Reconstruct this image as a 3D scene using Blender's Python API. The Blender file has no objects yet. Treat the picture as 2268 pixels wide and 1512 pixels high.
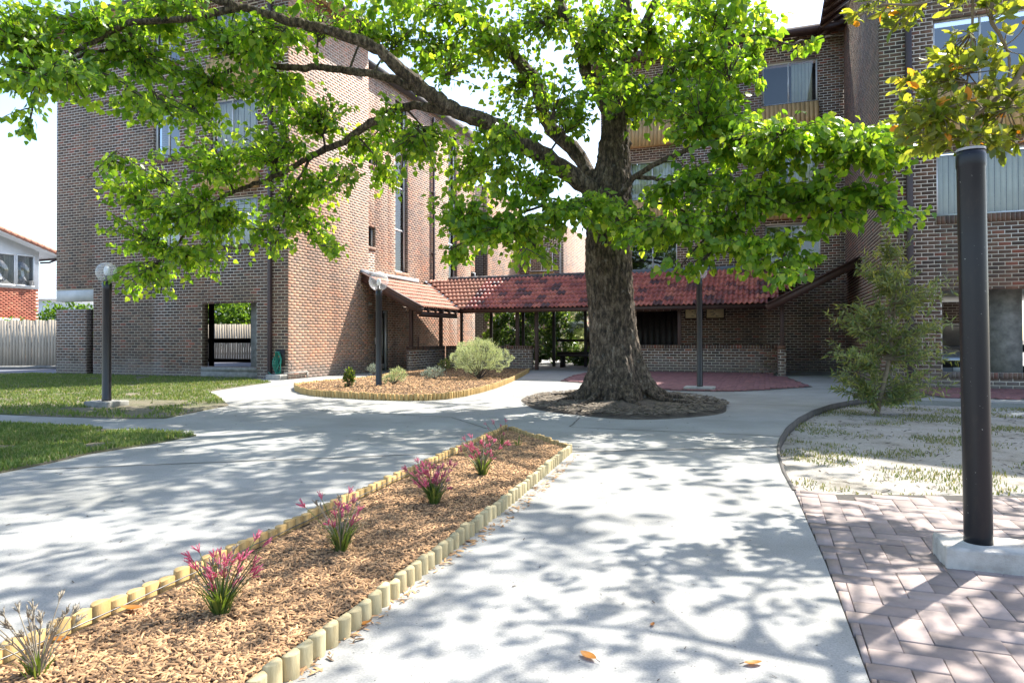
import bpy, bmesh, math, random
import numpy as np
from mathutils import Matrix, Vector
random.seed(7); RNG = np.random.default_rng(11)
S = bpy.context.scene
COL = S.collection
R_ = math.radians
# ------------------------------------------------------------------ camera
W, H = 2268, 1512
F = 1512.0; TH = R_(20.5); PITCH = R_(0.6); ROLL = R_(0.15); SH = -23.8; EYE = 1.10
fw = np.array([-math.sin(TH)*math.cos(PITCH), math.cos(TH)*math.cos(PITCH), math.sin(PITCH)])
r0 = np.array([math.cos(TH), math.sin(TH), 0.0]); u0 = np.cross(r0, fw)
up = u0*math.cos(ROLL) + r0*math.sin(ROLL); rt = r0*math.cos(ROLL) - u0*math.sin(ROLL)
CAM = np.array([0, 0, EYE])
cd = bpy.data.cameras.new('camera'); cam = bpy.data.objects.new('camera', cd); COL.objects.link(cam)
cd.sensor_width = 36; cd.lens = F/W*36; cd.shift_y = SH/W; cd.clip_start = 0.05; cd.clip_end = 3000
cam.matrix_world = Matrix(((rt[0], up[0], -fw[0], 0), (rt[1], up[1], -fw[1], 0), (rt[2], up[2], -fw[2], EYE), (0, 0, 0, 1)))
S.camera = cam
# ------------------------------------------------------------------ light
SUN_EL = R_(54); SUN_AZ = R_(60)          # azimuth as maths angle in the ground plane
sdir = np.array([math.cos(SUN_AZ)*math.cos(SUN_EL), math.sin(SUN_AZ)*math.cos(SUN_EL), math.sin(SUN_EL)])
wd = bpy.data.worlds.new('World'); S.world = wd; wd.use_nodes = True
nt = wd.node_tree; bg = nt.nodes['Background']; sky = nt.nodes.new('ShaderNodeTexSky')
sky.sky_type = 'NISHITA'; sky.sun_disc = False; sky.sun_elevation = SUN_EL; sky.sun_rotation = math.pi/2 - SUN_AZ
sky.dust_density = 1.6; sky.air_density = 1.0; sky.ozone_density = 1.0
nt.links.new(sky.outputs[0], bg.inputs[0]); bg.inputs[1].default_value = 0.15
sl = bpy.data.lights.new('sun', 'SUN'); sl.energy = 4.4; sl.angle = R_(0.53); sl.color = (1, 0.955, 0.88)
so = bpy.data.objects.new('sun', sl); COL.objects.link(so)
so.rotation_euler = Vector(sdir).to_track_quat('Z', 'Y').to_euler()
S.view_settings.view_transform = 'Standard'; S.view_settings.look = 'None'; S.view_settings.gamma = 1
S.view_settings.use_curve_mapping = False; S.view_settings.exposure = 1.60
S.render.engine = 'CYCLES'
# ------------------------------------------------------------------ pixel helpers (2268 x 1512 photo pixels)
def ray(px, py):
    return fw + (px-W/2)/F*rt - (py-H/2-SH)/F*up
def hit(px, py, ax, val):
    d = ray(px, py); t = (val-CAM[ax])/d[ax]; return CAM + t*d
def G(px, py, z=0.0): return hit(px, py, 2, z)
def D(px, py, Z): return CAM + ray(px, py)*Z
def proj(P):
    d = np.atleast_2d(P) - CAM; z = d@fw
    zz = np.where(z > .05, z, .05)
    return W/2 + F*(d@rt)/zz, H/2 + SH - F*(d@up)/zz, z
# ------------------------------------------------------------------ objects
def tag(o, label=None, cat=None, group=None, kind=None):
    if label: o['label'] = label
    if cat: o['category'] = cat
    if group: o['group'] = group
    if kind: o['kind'] = kind
    return o
def adopt(o, parent):
    o.parent = parent; o.matrix_parent_inverse = parent.matrix_world.inverted()
    return o
def link(o, parent=None):
    COL.objects.link(o)
    if parent is not None: adopt(o, parent)
    return o
def empty(name, loc, label, cat, group=None):
    o = bpy.data.objects.new(name, None); o.empty_display_size = .2
    o.location = [float(a) for a in loc]; o.matrix_world = Matrix.Translation(o.location)
    COL.objects.link(o); return tag(o, label, cat, group)
def me_np(name, V, Fs, mat=None, smooth=False, midx=None):
    """V (n,3); Fs: array (m,k) or list of tuples."""
    me = bpy.data.meshes.new(name); V = np.asarray(V, np.float32)
    if isinstance(Fs, np.ndarray):
        m, k = Fs.shape; flat = Fs.astype(np.int32).ravel(); starts = np.arange(m, dtype=np.int32)*k
    else:
        m = len(Fs); flat = np.array([i for f in Fs for i in f], np.int32)
        ln = np.array([len(f) for f in Fs]); starts = np.concatenate([[0], np.cumsum(ln)[:-1]]).astype(np.int32)
    me.vertices.add(len(V)); me.vertices.foreach_set('co', V.ravel())
    me.loops.add(len(flat)); me.loops.foreach_set('vertex_index', flat)
    me.polygons.add(m); me.polygons.foreach_set('loop_start', starts)
    if midx is not None: me.polygons.foreach_set('material_index', np.asarray(midx, np.int32))
    if smooth: me.polygons.foreach_set('use_smooth', np.ones(m, bool))
    me.update(calc_edges=True); me.validate()
    if mat is not None:
        for q in (mat if isinstance(mat, (list, tuple)) else [mat]): me.materials.append(q)
    return me
class MB:
    def __init__(s): s.v = []; s.f = []; s.m = []
    def add(s, vs, fs, mi=0):
        n = len(s.v); s.v += [tuple(float(c) for c in v) for v in vs]
        s.f += [tuple(n+i for i in f) for f in fs]; s.m += [mi]*len(fs); return s
    def box(s, a, b, mi=0):
        x0, y0, z0 = a; x1, y1, z1 = b
        if x0 > x1: x0, x1 = x1, x0
        if y0 > y1: y0, y1 = y1, y0
        if z0 > z1: z0, z1 = z1, z0
        vs = [(x0,y0,z0),(x1,y0,z0),(x1,y1,z0),(x0,y1,z0),(x0,y0,z1),(x1,y0,z1),(x1,y1,z1),(x0,y1,z1)]
        return s.add(vs, [(0,3,2,1),(4,5,6,7),(0,1,5,4),(1,2,6,5),(2,3,7,6),(3,0,4,7)], mi)
    def beam(s, p, q, w, h, upv=(0,0,1), mi=0):
        p = np.array(p, float); q = np.array(q, float); d = q-p; d /= np.linalg.norm(d)
        a = np.cross(d, np.array(upv, float)); a /= np.linalg.norm(a); b = np.cross(a, d)
        vs = []
        for e in (p, q):
            for i, j in ((-1,-1),(1,-1),(1,1),(-1,1)): vs.append(e + a*i*w/2 + b*j*h/2)
        return s.add(vs, [(3,2,1,0),(4,5,6,7),(0,1,5,4),(1,2,6,5),(2,3,7,6),(3,0,4,7)], mi)
    def tube(s, pts, rad, n=8, caps=True, mi=0):
        P = np.array(pts, float); m = len(P)
        rad = np.broadcast_to(np.asarray(rad, float), (m,))
        T = np.gradient(P, axis=0); T /= np.linalg.norm(T, axis=1)[:, None] + 1e-12
        a = np.cross(T[0], (0.13, 0.31, 0.94)); 
        if np.linalg.norm(a) < .05: a = np.cross(T[0], (1, 0, 0))
        a /= np.linalg.norm(a); base = len(s.v)
        ang = np.arange(n)*2*math.pi/n
        for i in range(m):
            a = a - T[i]*np.dot(a, T[i]); a /= np.linalg.norm(a)+1e-12; b = np.cross(T[i], a)
            for t in ang: s.v.append(tuple(P[i] + rad[i]*(math.cos(t)*a + math.sin(t)*b)))
        for i in range(m-1):
            for j in range(n):
                k = (j+1) % n
                s.f.append((base+i*n+j, base+i*n+k, base+(i+1)*n+k, base+(i+1)*n+j)); s.m.append(mi)
        if caps:
            s.f.append(tuple(base+j for j in reversed(range(n)))); s.f.append(tuple(base+(m-1)*n+j for j in range(n))); s.m += [mi, mi]
        return s
    def lathe(s, c, prof, n=24, mi=0):
        base = len(s.v)
        for r, z in prof:
            for j in range(n):
                t = 2*math.pi*j/n; s.v.append((c[0]+r*math.cos(t), c[1]+r*math.sin(t), c[2]+z))
        for i in range(len(prof)-1):
            for j in range(n):
                k = (j+1) % n; s.f.append((base+i*n+j, base+i*n+k, base+(i+1)*n+k, base+(i+1)*n+j)); s.m.append(mi)
        return s
    def build(s, name, mat, parent=None, smooth=False, bevel=0):
        o = bpy.data.objects.new(name, me_np(name, s.v, s.f, mat, smooth, s.m)); link(o, parent)
        if bevel:
            b = o.modifiers.new('bevel', 'BEVEL'); b.width = bevel; b.segments = 2; b.limit_method = 'ANGLE'
        return o
def crom(pts, k=6):
    P = np.array(pts, float); out = []
    Q = np.vstack([2*P[0]-P[1], P, 2*P[-1]-P[-2]])
    for i in range(1, len(Q)-2):
        for j in range(k):
            t = j/k; a, b, c, d = Q[i-1], Q[i], Q[i+1], Q[i+2]
            out.append(.5*((2*b)+(-a+c)*t+(2*a-5*b+4*c-d)*t*t+(-a+3*b-3*c+d)*t**3))
    out.append(P[-1]); return np.array(out)
def sheet(name, pts, z, mat, parent=None, thick=0.0, kind=None):
    bm = bmesh.new(); vs = [bm.verts.new((p[0], p[1], z)) for p in pts]; f = bm.faces.new(vs)
    if f.normal.z < 0 or True: bmesh.ops.recalc_face_normals(bm, faces=[f])
    f.normal_update()
    if f.normal.z < 0: f.normal_flip()
    if thick:
        bot = [bm.verts.new((v.co.x, v.co.y, z-thick)) for v in f.verts[:]]
        top = f.verts[:]
        for i in range(len(top)):
            j = (i+1) % len(top); bm.faces.new((top[j], top[i], bot[i], bot[j]))
    bmesh.ops.triangulate(bm, faces=[f])
    me = bpy.data.meshes.new(name); bm.to_mesh(me); bm.free(); me.materials.append(mat)
    o = bpy.data.objects.new(name, me); link(o, parent)
    if kind: o['kind'] = kind
    return o
def inside(x, y, poly):
    x = np.asarray(x); y = np.asarray(y); r = np.zeros(x.shape, bool); n = len(poly)
    for i in range(n):
        x0, y0 = poly[i][:2]; x1, y1 = poly[(i+1) % n][:2]
        if y0 == y1: continue
        c = ((y0 > y) != (y1 > y)) & (x < (x1-x0)*(y-y0)/(y1-y0)+x0); r ^= c
    return r
def scatter(poly, n):
    P = np.array([p[:2] for p in poly]); lo, hi = P.min(0), P.max(0); out = np.zeros((0, 2))
    while len(out) < n:
        q = lo + RNG.random((n*2, 2))*(hi-lo); q = q[inside(q[:, 0], q[:, 1], poly)]; out = np.vstack([out, q])
    return out[:n]
# ------------------------------------------------------------------ materials
def newmat(name):
    m = bpy.data.materials.new(name); m.use_nodes = True
    return m, m.node_tree, m.node_tree.nodes['Principled BSDF']
def N(t, kind, **kw):
    n = t.nodes.new(kind)
    for k, v in kw.items(): setattr(n, k, v)
    return n
def ramp(t, stops, interp='LINEAR'):
    r = N(t, 'ShaderNodeValToRGB'); e = r.color_ramp; e.interpolation = interp
    while len(e.elements) < len(stops): e.elements.new(.5)
    for el, (p, c) in zip(e.elements, stops): el.position = p; el.color = (*c, 1)
    return r
def mapped(t, scale=(1, 1, 1), coord='pos'):
    if coord == 'pos': src = N(t, 'ShaderNodeNewGeometry').outputs['Position']
    else: src = N(t, 'ShaderNodeTexCoord').outputs['Object']
    m = N(t, 'ShaderNodeMapping'); m.inputs['Scale'].default_value = scale; t.links.new(src, m.inputs[0]); return m.outputs[0]
def noise(t, scale, detail=4, rough=.6, vec=None):
    n = N(t, 'ShaderNodeTexNoise'); n.inputs['Scale'].default_value = scale; n.inputs['Detail'].default_value = detail; n.inputs['Roughness'].default_value = rough
    t.links.new(vec if vec is not None else mapped(t), n.inputs['Vector']); return n.outputs[0]
def mix(t, fac, a, b, mode='MIX'):
    m = N(t, 'ShaderNodeMix', data_type='RGBA', blend_type=mode)
    for k, v in ((0, fac), (6, a), (7, b)):
        if isinstance(v, (int, float)): m.inputs[k].default_value = v
        elif isinstance(v, tuple): m.inputs[k].default_value = (*v, 1)
        else: t.links.new(v, m.inputs[k])
    return m.outputs[2]
def bump(t, b, h, strength=.3, dist=.02):
    n = N(t, 'ShaderNodeBump'); n.inputs['Strength'].default_value = strength; n.inputs['Distance'].default_value = dist
    t.links.new(h, n.inputs['Height']); t.links.new(n.outputs[0], b.inputs['Normal'])
def rnd(t):
    """one random number for each loose piece of a mesh and each object"""
    g = N(t, 'ShaderNodeNewGeometry'); o = N(t, 'ShaderNodeObjectInfo')
    a = N(t, 'ShaderNodeMath', operation='ADD'); t.links.new(g.outputs['Random Per Island'], a.inputs[0]); t.links.new(o.outputs['Random'], a.inputs[1])
    f = N(t, 'ShaderNodeMath', operation='FRACT'); t.links.new(a.outputs[0], f.inputs[0]); return f.outputs[0]
def simple(name, c1, c2=None, rough=.6, sc=6, bmp=0, bsc=40, metal=0, spec=None, stretch=(1, 1, 1), lo=.35, hi=.65, bd=.01, island=0):
    m, t, b = newmat(name); b.inputs['Roughness'].default_value = rough; b.inputs['Metallic'].default_value = metal
    if spec is not None: b.inputs['Specular IOR Level'].default_value = spec
    if c2 is None: c2 = tuple(x*.8 for x in c1)
    v = mapped(t, stretch); r = ramp(t, [(lo, c1), (hi, c2)]); t.links.new(noise(t, sc, 6, .65, v), r.inputs[0]); c = r.outputs[0]
    if island:
        k = ramp(t, [(0, (1-island,)*3), (1, (1+island,)*3)]); t.links.new(rnd(t), k.inputs[0]); c = mix(t, 1.0, c, k.outputs[0], 'MULTIPLY')
    t.links.new(c, b.inputs['Base Color'])
    if bmp: bump(t, b, noise(t, bsc, 5, .7, v), bmp, bd)
    return m
def brick_mat(name, stops, grime=True):
    m, t, b = newmat(name); b.inputs['Roughness'].default_value = .82
    r = ramp(t, stops); t.links.new(rnd(t), r.inputs[0])
    n1 = noise(t, 60, 5, .7); k = ramp(t, [(.3, (.72, .72, .72)), (.7, (1.2, 1.17, 1.13))]); t.links.new(n1, k.inputs[0])
    c = mix(t, 1.0, r.outputs[0], k.outputs[0], 'MULTIPLY')
    n2 = noise(t, .55, 4, .6); k2 = ramp(t, [(.38, (0, 0, 0)), (.62, (1, 1, 1))]); t.links.new(n2, k2.inputs[0])
    c = mix(t, k2.outputs[0], c, mix(t, 1.0, c, (1.25, 1.0, .86), 'MULTIPLY'))
    k3 = ramp(t, [(.36, (.74, .74, .75)), (.62, (1.1, 1.09, 1.07))]); t.links.new(noise(t, 1.5, 5, .6, mapped(t, (1, 1, .14))), k3.inputs[0]); c = mix(t, 1.0, c, k3.outputs[0], 'MULTIPLY')
    if grime: c = grimed(t, c)
    t.links.new(c, b.inputs['Base Color']); bump(t, b, noise(t, 150, 4, .7), .35, .004); return m
def grimed(t, c):
    g = N(t, 'ShaderNodeSeparateXYZ'); t.links.new(N(t, 'ShaderNodeNewGeometry').outputs['Position'], g.inputs[0])
    a = N(t, 'ShaderNodeMath', operation='MULTIPLY_ADD'); t.links.new(noise(t, 1.6, 5, .65), a.inputs[0]); a.inputs[1].default_value = -1.5; t.links.new(g.outputs[2], a.inputs[2])
    k = ramp(t, [(-0.0, (.7, .7, .7)), (.32, (0, 0, 0))]); 
    a2 = N(t, 'ShaderNodeMath', operation='ADD'); t.links.new(a.outputs[0], a2.inputs[0]); a2.inputs[1].default_value = .55
    t.links.new(a2.outputs[0], k.inputs[0])
    return mix(t, k.outputs[0], c, (.17, .15, .135))
def leaf_mat(name, stops, trans=.45, rough=.45, spec=.35, tint=(2.9, 2.4, .7)):
    m, t, b = newmat(name); b.inputs['Roughness'].default_value = rough; b.inputs['Specular IOR Level'].default_value = spec
    r = ramp(t, stops); t.links.new(rnd(t), r.inputs[0])
    k = ramp(t, [(.3, (.8, .8, .8)), (.7, (1.15, 1.15, 1.15))]); t.links.new(noise(t, 1.4, 3, .6), k.inputs[0])
    c = mix(t, 1.0, r.outputs[0], k.outputs[0], 'MULTIPLY'); t.links.new(c, b.inputs['Base Color'])
    tr = N(t, 'ShaderNodeBsdfTranslucent'); c2 = mix(t, 1.0, c, tint, 'MULTIPLY'); t.links.new(c2, tr.inputs[0])
    ms = N(t, 'ShaderNodeMixShader'); ms.inputs[0].default_value = trans
    t.links.new(b.outputs[0], ms.inputs[1]); t.links.new(tr.outputs[0], ms.inputs[2]); t.links.new(ms.outputs[0], t.nodes['Material Output'].inputs[0]); return m
def glass_mat(name, tint=(.9, .95, 1), refl=.25, rough=.02):
    m, t, b = newmat(name); t.nodes.remove(b)
    g = N(t, 'ShaderNodeBsdfGlossy'); g.inputs['Roughness'].default_value = rough; tr = N(t, 'ShaderNodeBsdfTransparent'); tr.inputs[0].default_value = (*tint, 1)
    lw = N(t, 'ShaderNodeLayerWeight'); lw.inputs[0].default_value = .35
    mr = N(t, 'ShaderNodeMath', operation='MULTIPLY_ADD'); t.links.new(lw.outputs['Fresnel'], mr.inputs[0]); mr.inputs[1].default_value = .8; mr.inputs[2].default_value = refl
    mr.use_clamp = True
    ms = N(t, 'ShaderNodeMixShader'); t.links.new(mr.outputs[0], ms.inputs[0]); t.links.new(tr.outputs[0], ms.inputs[1]); t.links.new(g.outputs[0], ms.inputs[2])
    t.links.new(ms.outputs[0], t.nodes['Material Output'].inputs[0]); return m
def far_brick(name, c1, c2, mort):
    m, t, b = newmat(name); b.inputs['Roughness'].default_value = .85
    br = N(t, 'ShaderNodeTexBrick'); br.inputs['Scale'].default_value = 1; br.inputs['Brick Width'].default_value = .232; br.inputs['Row Height'].default_value = .083
    br.inputs['Mortar Size'].default_value = .007; br.inputs['Color1'].default_value = (*c1, 1); br.inputs['Color2'].default_value = (*c2, 1); br.inputs['Mortar'].default_value = (*mort, 1)
    s = N(t, 'ShaderNodeSeparateXYZ'); t.links.new(N(t, 'ShaderNodeNewGeometry').outputs['Position'], s.inputs[0])
    a = N(t, 'ShaderNodeMath', operation='ADD'); t.links.new(s.outputs[0], a.inputs[0]); t.links.new(s.outputs[1], a.inputs[1])
    cb = N(t, 'ShaderNodeCombineXYZ'); t.links.new(a.outputs[0], cb.inputs[0]); t.links.new(s.outputs[2], cb.inputs[1]); t.links.new(cb.outputs[0], br.inputs[0])
    t.links.new(br.outputs[0], b.inputs['Base Color']); return m
M = {}
DARKB = [(0, (.062, .046, .040)), (.35, (.10, .068, .053)), (.7, (.138, .090, .066)), (.93, (.165, .10, .070)), (1, (.23, .085, .060))]
M['brick'] = brick_mat('dark_brown_brick', DARKB)
M['brick_sunlit'] = brick_mat('sunlit_brick', [(0, (.27, .20, .165)), (.4, (.37, .255, .195)), (.75, (.45, .29, .21)), (1, (.47, .26, .185))])  # same brick with sunlight put into its colour, for sun-facing walls
M['mortar'] = simple('cream_mortar', (.64, .57, .48), (.54, .48, .40), .9, 20)
M['core'] = far_brick('brick_core', (.10, .065, .05), (.075, .05, .042), (.40, .35, .29))
M['farbrick'] = far_brick('far_brick', (.40, .27, .20), (.34, .23, .18), (.58, .50, .42))
M['red_brick'] = brick_mat('red_house_brick', [(0, (.30, .085, .05)), (.6, (.38, .12, .07)), (1, (.45, .17, .10))], False)
M['conc'] = None
M['cement'] = simple('weathered_cement', (.40, .38, .35), (.26, .25, .23), .85, 9, .4, 60)
M['cement_dirty'] = simple('dirty_cement', (.30, .29, .26), (.15, .145, .13), .9, 5, .4, 50)
M['white_conc'] = simple('painted_beam', (.62, .61, .58), (.5, .5, .48), .8, 3)
M['white'] = simple('white_paint', (.78, .78, .76), (.70, .70, .68), .55, 3)
M['alu'] = simple('pale_aluminium_frame', (.70, .71, .72), (.62, .63, .64), .4, 3, metal=.2)
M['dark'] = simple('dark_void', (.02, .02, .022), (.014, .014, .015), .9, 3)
M['glass'] = glass_mat('window_glass', (.86, .90, .90), .06)
M['glass2'] = glass_mat('dark_window_glass', (.35, .42, .5), .20)
M['blind'] = simple('vertical_blind', (.66, .65, .56), (.58, .57, .49), .8, 3, island=.06)
M['panel'] = simple('orange_timber_panel', (.56, .36, .16), (.47, .29, .12), .6, 4, .2, 60, stretch=(6, 6, .6), island=.08)
M['pipe'] = simple('purple_brown_pipe', (.055, .035, .042), (.045, .03, .034), .4, 4)
M['timber'] = simple('brown_stained_timber', (.085, .042, .030), (.055, .028, .021), .55, 5, .2, 40, stretch=(4, 4, .5))
M['dtimber'] = simple('near_black_timber', (.022, .016, .014), (.014, .011, .010), .6, 5)
M['ridge'] = simple('grey_ridge_tile', (.12, .11, .11), (.07, .065, .07), .8, 8, .3, 30)
M['lead'] = simple('grey_flashing', (.17, .185, .21), (.13, .14, .16), .85, 4)
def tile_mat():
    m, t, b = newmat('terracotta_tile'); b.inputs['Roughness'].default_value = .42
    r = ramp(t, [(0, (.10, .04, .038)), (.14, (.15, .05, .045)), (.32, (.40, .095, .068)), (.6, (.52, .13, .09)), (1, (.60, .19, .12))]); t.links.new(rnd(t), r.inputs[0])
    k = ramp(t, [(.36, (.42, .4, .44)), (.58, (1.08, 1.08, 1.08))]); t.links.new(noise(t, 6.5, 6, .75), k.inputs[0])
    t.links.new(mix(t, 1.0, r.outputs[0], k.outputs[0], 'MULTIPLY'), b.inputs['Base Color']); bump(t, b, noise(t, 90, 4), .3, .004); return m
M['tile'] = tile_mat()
M['tile_pale'] = simple('newer_terracotta_tile', (.46, .21, .13), (.36, .15, .095), .7, 7, .2, 70, island=.12)  # cleaner, less weathered tiles of a lighter orange
M['black_pole'] = simple('black_pole_paint', (.010, .010, .014), (.006, .006, .009), .3, 10, .08, 90, stretch=(1, 1, .2))
def pole2():
    m, t, b = newmat('worn_black_pole_paint'); b.inputs['Roughness'].default_value = .30; b.inputs['Specular IOR Level'].default_value = .35
    r = ramp(t, [(.56, (.009, .009, .012)), (.80, (.030, .023, .020))]); t.links.new(noise(t, 9, 8, .75, mapped(t, (1, 1, .35))), r.inputs[0])
    r2 = ramp(t, [(.71, (0, 0, 0)), (.745, (1, 1, 1))]); t.links.new(noise(t, 70, 3, .6), r2.inputs[0])
    t.links.new(mix(t, r2.outputs[0], r.outputs[0], (.30, .29, .27)), b.inputs['Base Color']); bump(t, b, noise(t, 60, 4), .06, .005); return m
M['worn_pole'] = pole2()
def globe_m():
    m, t, b = newmat('clear_acrylic_globe'); b.inputs['Base Color'].default_value = (.86, .87, .88, 1); b.inputs['Roughness'].default_value = .08; b.inputs['Specular IOR Level'].default_value = .5
    tr = N(t, 'ShaderNodeBsdfTransparent'); lw = N(t, 'ShaderNodeLayerWeight'); lw.inputs[0].default_value = .5
    k = ramp(t, [(.0, (.17, .17, .17)), (.75, (.30, .30, .30)), (1, (.62, .62, .62))]); t.links.new(lw.outputs['Facing'], k.inputs[0])
    ms = N(t, 'ShaderNodeMixShader'); t.links.new(k.outputs[0], ms.inputs[0]); t.links.new(tr.outputs[0], ms.inputs[1]); t.links.new(b.outputs[0], ms.inputs[2]); t.links.new(ms.outputs[0], t.nodes['Material Output'].inputs[0]); return m
M['globe'] = globe_m()
M['opal'] = simple('frosted_lamp', (.75, .76, .76), (.66, .67, .68), .4, 4)
def concrete():
    m, t, b = newmat('path_concrete'); b.inputs['Roughness'].default_value = .85; b.inputs['Specular IOR Level'].default_value = .25
    r = ramp(t, [(.3, (.245, .24, .222)), (.5, (.30, .295, .275)), (.7, (.345, .34, .318))]); t.links.new(noise(t, 1.1, 6, .62), r.inputs[0])
    k = ramp(t, [(.36, (.72, .72, .73)), (.62, (1.1, 1.1, 1.09))]); t.links.new(noise(t, 110, 4, .8), k.inputs[0])
    c = mix(t, 1.0, r.outputs[0], k.outputs[0], 'MULTIPLY')
    v = N(t, 'ShaderNodeTexVoronoi'); v.inputs['Scale'].default_value = 42; t.links.new(mapped(t), v.inputs[0])
    d = ramp(t, [(.10, (1, 1, 1)), (.17, (0, 0, 0))]); t.links.new(v.outputs[0], d.inputs[0])
    sel = ramp(t, [(.5, (0, 0, 0)), (.6, (1, 1, 1))]); t.links.new(noise(t, 14, 2), sel.inputs[0])
    sp = mix(t, 1.0, d.outputs[0], sel.outputs[0], 'MULTIPLY'); c = mix(t, sp, c, (.075, .07, .06))
    st = ramp(t, [(.5, (0, 0, 0)), (.72, (.7, .7, .7))]); t.links.new(noise(t, .5, 7, .66), st.inputs[0]); c = mix(t, st.outputs[0], c, (.19, .185, .16))
    t.links.new(c, b.inputs['Base Color']); bump(t, b, noise(t, 130, 4, .75), .25, .006); return m
M['conc'] = concrete()
M['asphalt'] = simple('driveway_asphalt', (.16, .165, .19), (.11, .115, .135), .9, 30, .3, 90)
M['joint'] = simple('joint_filler', (.07, .065, .055), (.12, .11, .09), .95, 30)
M['soil'] = simple('dark_soil', (.10, .082, .062), (.052, .042, .032), .95, 9, .8, 40, bd=.02)
def dirt():
    m, t, b = newmat('pale_sandy_dirt'); b.inputs['Roughness'].default_value = .95
    r = ramp(t, [(.36, (.36, .335, .30)), (.54, (.30, .275, .235)), (.66, (.17, .15, .115))]); t.links.new(noise(t, 1.9, 8, .7), r.inputs[0])
    k = ramp(t, [(.3, (.7, .7, .7)), (.6, (1.1, 1.1, 1.1))]); t.links.new(noise(t, 45, 5, .75), k.inputs[0])
    t.links.new(mix(t, 1.0, r.outputs[0], k.outputs[0], 'MULTIPLY'), b.inputs['Base Color']); bump(t, b, noise(t, 22, 6, .75), .7, .03); return m
M['dirt'] = dirt()
def lawn_m():
    m, t, b = newmat('lawn_soil'); b.inputs['Roughness'].default_value = .95
    r = ramp(t, [(.38, (.09, .105, .04)), (.5, (.15, .135, .075)), (.6, (.20, .165, .115))]); t.links.new(noise(t, 1.0, 6, .65), r.inputs[0])
    k = ramp(t, [(.3, (.6, .6, .6)), (.65, (1.25, 1.25, 1.25))]); t.links.new(noise(t, 50, 5, .8), k.inputs[0])
    t.links.new(mix(t, 1.0, r.outputs[0], k.outputs[0], 'MULTIPLY'), b.inputs['Base Color']); bump(t, b, noise(t, 60, 4, .8), .8, .03); return m
M['lawn'] = lawn_m()
M['grass'] = leaf_mat('grass_blade', [(0, (.08, .14, .03)), (.5, (.13, .19, .05)), (.85, (.19, .23, .08)), (1, (.30, .27, .14))], .3, .6, .2, (1.9, 1.7, .8))
M['dry_grass'] = leaf_mat('sparse_grass_blade', [(0, (.10, .14, .045)), (.5, (.17, .19, .08)), (1, (.32, .28, .17))], .3, .6, .2, (1.7, 1.6, .9))
M['mulch_bed'] = simple('mulch_base', (.10, .06, .032), (.045, .028, .016), .95, 25, .9, 60, bd=.02)
M['chip'] = simple('wood_chip', (.37, .22, .105), (.25, .14, .065), .85, 30, island=.78)
M['log'] = simple('treated_pine_log', (.47, .31, .12), (.37, .24, .085), .75, 14, .3, 40, stretch=(3, 3, .5), island=.16)
M['log_green'] = simple('weathered_pine_log', (.44, .37, .21), (.33, .26, .13), .8, 14, .3, 40, stretch=(3, 3, .5), island=.2)
M['wire'] = simple('galvanised_wire', (.16, .155, .15), (.11, .105, .1), .45, 10, metal=.6)
M['paver'] = simple('mauve_clay_paver', (.285, .225, .20), (.20, .158, .142), .8, 6, .3, 120, island=.22, bd=.004)
M['paver_dark'] = simple('maroon_clay_paver', (.225, .095, .09), (.16, .07, .072), .8, 8, .2, 90, island=.18)
M['sand'] = simple('paver_joint_sand', (.07, .06, .05), (.04, .035, .03), .95, 30)
def bark():
    m, t, b = newmat('bark'); b.inputs['Roughness'].default_value = .9
    v = mapped(t, (1, 1, .35)); n1 = noise(t, 17, 8, .78, v)
    r = ramp(t, [(.36, (.014, .011, .009)), (.46, (.075, .056, .041)), (.55, (.20, .15, .105)), (.66, (.42, .36, .29))]); t.links.new(n1, r.inputs[0])
    k = ramp(t, [(.42, (.75, .7, .62)), (.6, (1.1, 1.08, 1.05))]); t.links.new(noise(t, 1.3, 4, .6), k.inputs[0])
    pt = ramp(t, [(.62, (0, 0, 0)), (.68, (.75, .75, .75))]); t.links.new(noise(t, 6.5, 6, .7), pt.inputs[0])
    c = mix(t, 1.0, r.outputs[0], k.outputs[0], 'MULTIPLY'); c = mix(t, pt.outputs[0], c, (.26, .25, .22))
    t.links.new(c, b.inputs['Base Color'])
    vo = N(t, 'ShaderNodeTexVoronoi', feature='DISTANCE_TO_EDGE'); vo.inputs['Scale'].default_value = 16; t.links.new(mapped(t, (1, 1, .3)), vo.inputs[0])
    ad = N(t, 'ShaderNodeMath', operation='ADD'); t.links.new(n1, ad.inputs[0]); t.links.new(vo.outputs[0], ad.inputs[1])
    bump(t, b, ad.outputs[0], 1.0, .09); return m
M['bark'] = bark()
M['twig'] = simple('twig_bark', (.085, .065, .05), (.05, .038, .03), .9, 20)
M['palestem'] = simple('pale_stem', (.24, .19, .12), (.15, .12, .08), .85, 14)
M['leaf'] = leaf_mat('fresh_green_leaf', [(0, (.06, .14, .02)), (.35, (.105, .22, .03)), (.75, (.18, .30, .042)), (1, (.28, .38, .07))], .62, .34, .55)
M['mag'] = leaf_mat('magnolia_leaf', [(0, (.07, .115, .02)), (.5, (.12, .165, .03)), (.96, (.20, .225, .05)), (.972, (.24, .25, .06)), (.975, (.36, .15, .025)), (1, (.40, .19, .035))], .52, .28, .6)
M['bottle'] = leaf_mat('narrow_shrub_leaf', [(0, (.09, .14, .06)), (.6, (.16, .21, .085)), (1, (.30, .31, .12))], .35, .45, .4)
M['pale_leaf'] = leaf_mat('pale_green_leaf', [(0, (.32, .37, .19)), (.6, (.43, .48, .27)), (1, (.54, .57, .36))], .3, .6, .2, (1.5, 1.45, 1.0))
M['silver_leaf'] = leaf_mat('silver_grey_leaf', [(0, (.20, .24, .18)), (1, (.36, .39, .31))], .2, .7, .2, (1.2, 1.2, 1.1))
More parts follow.
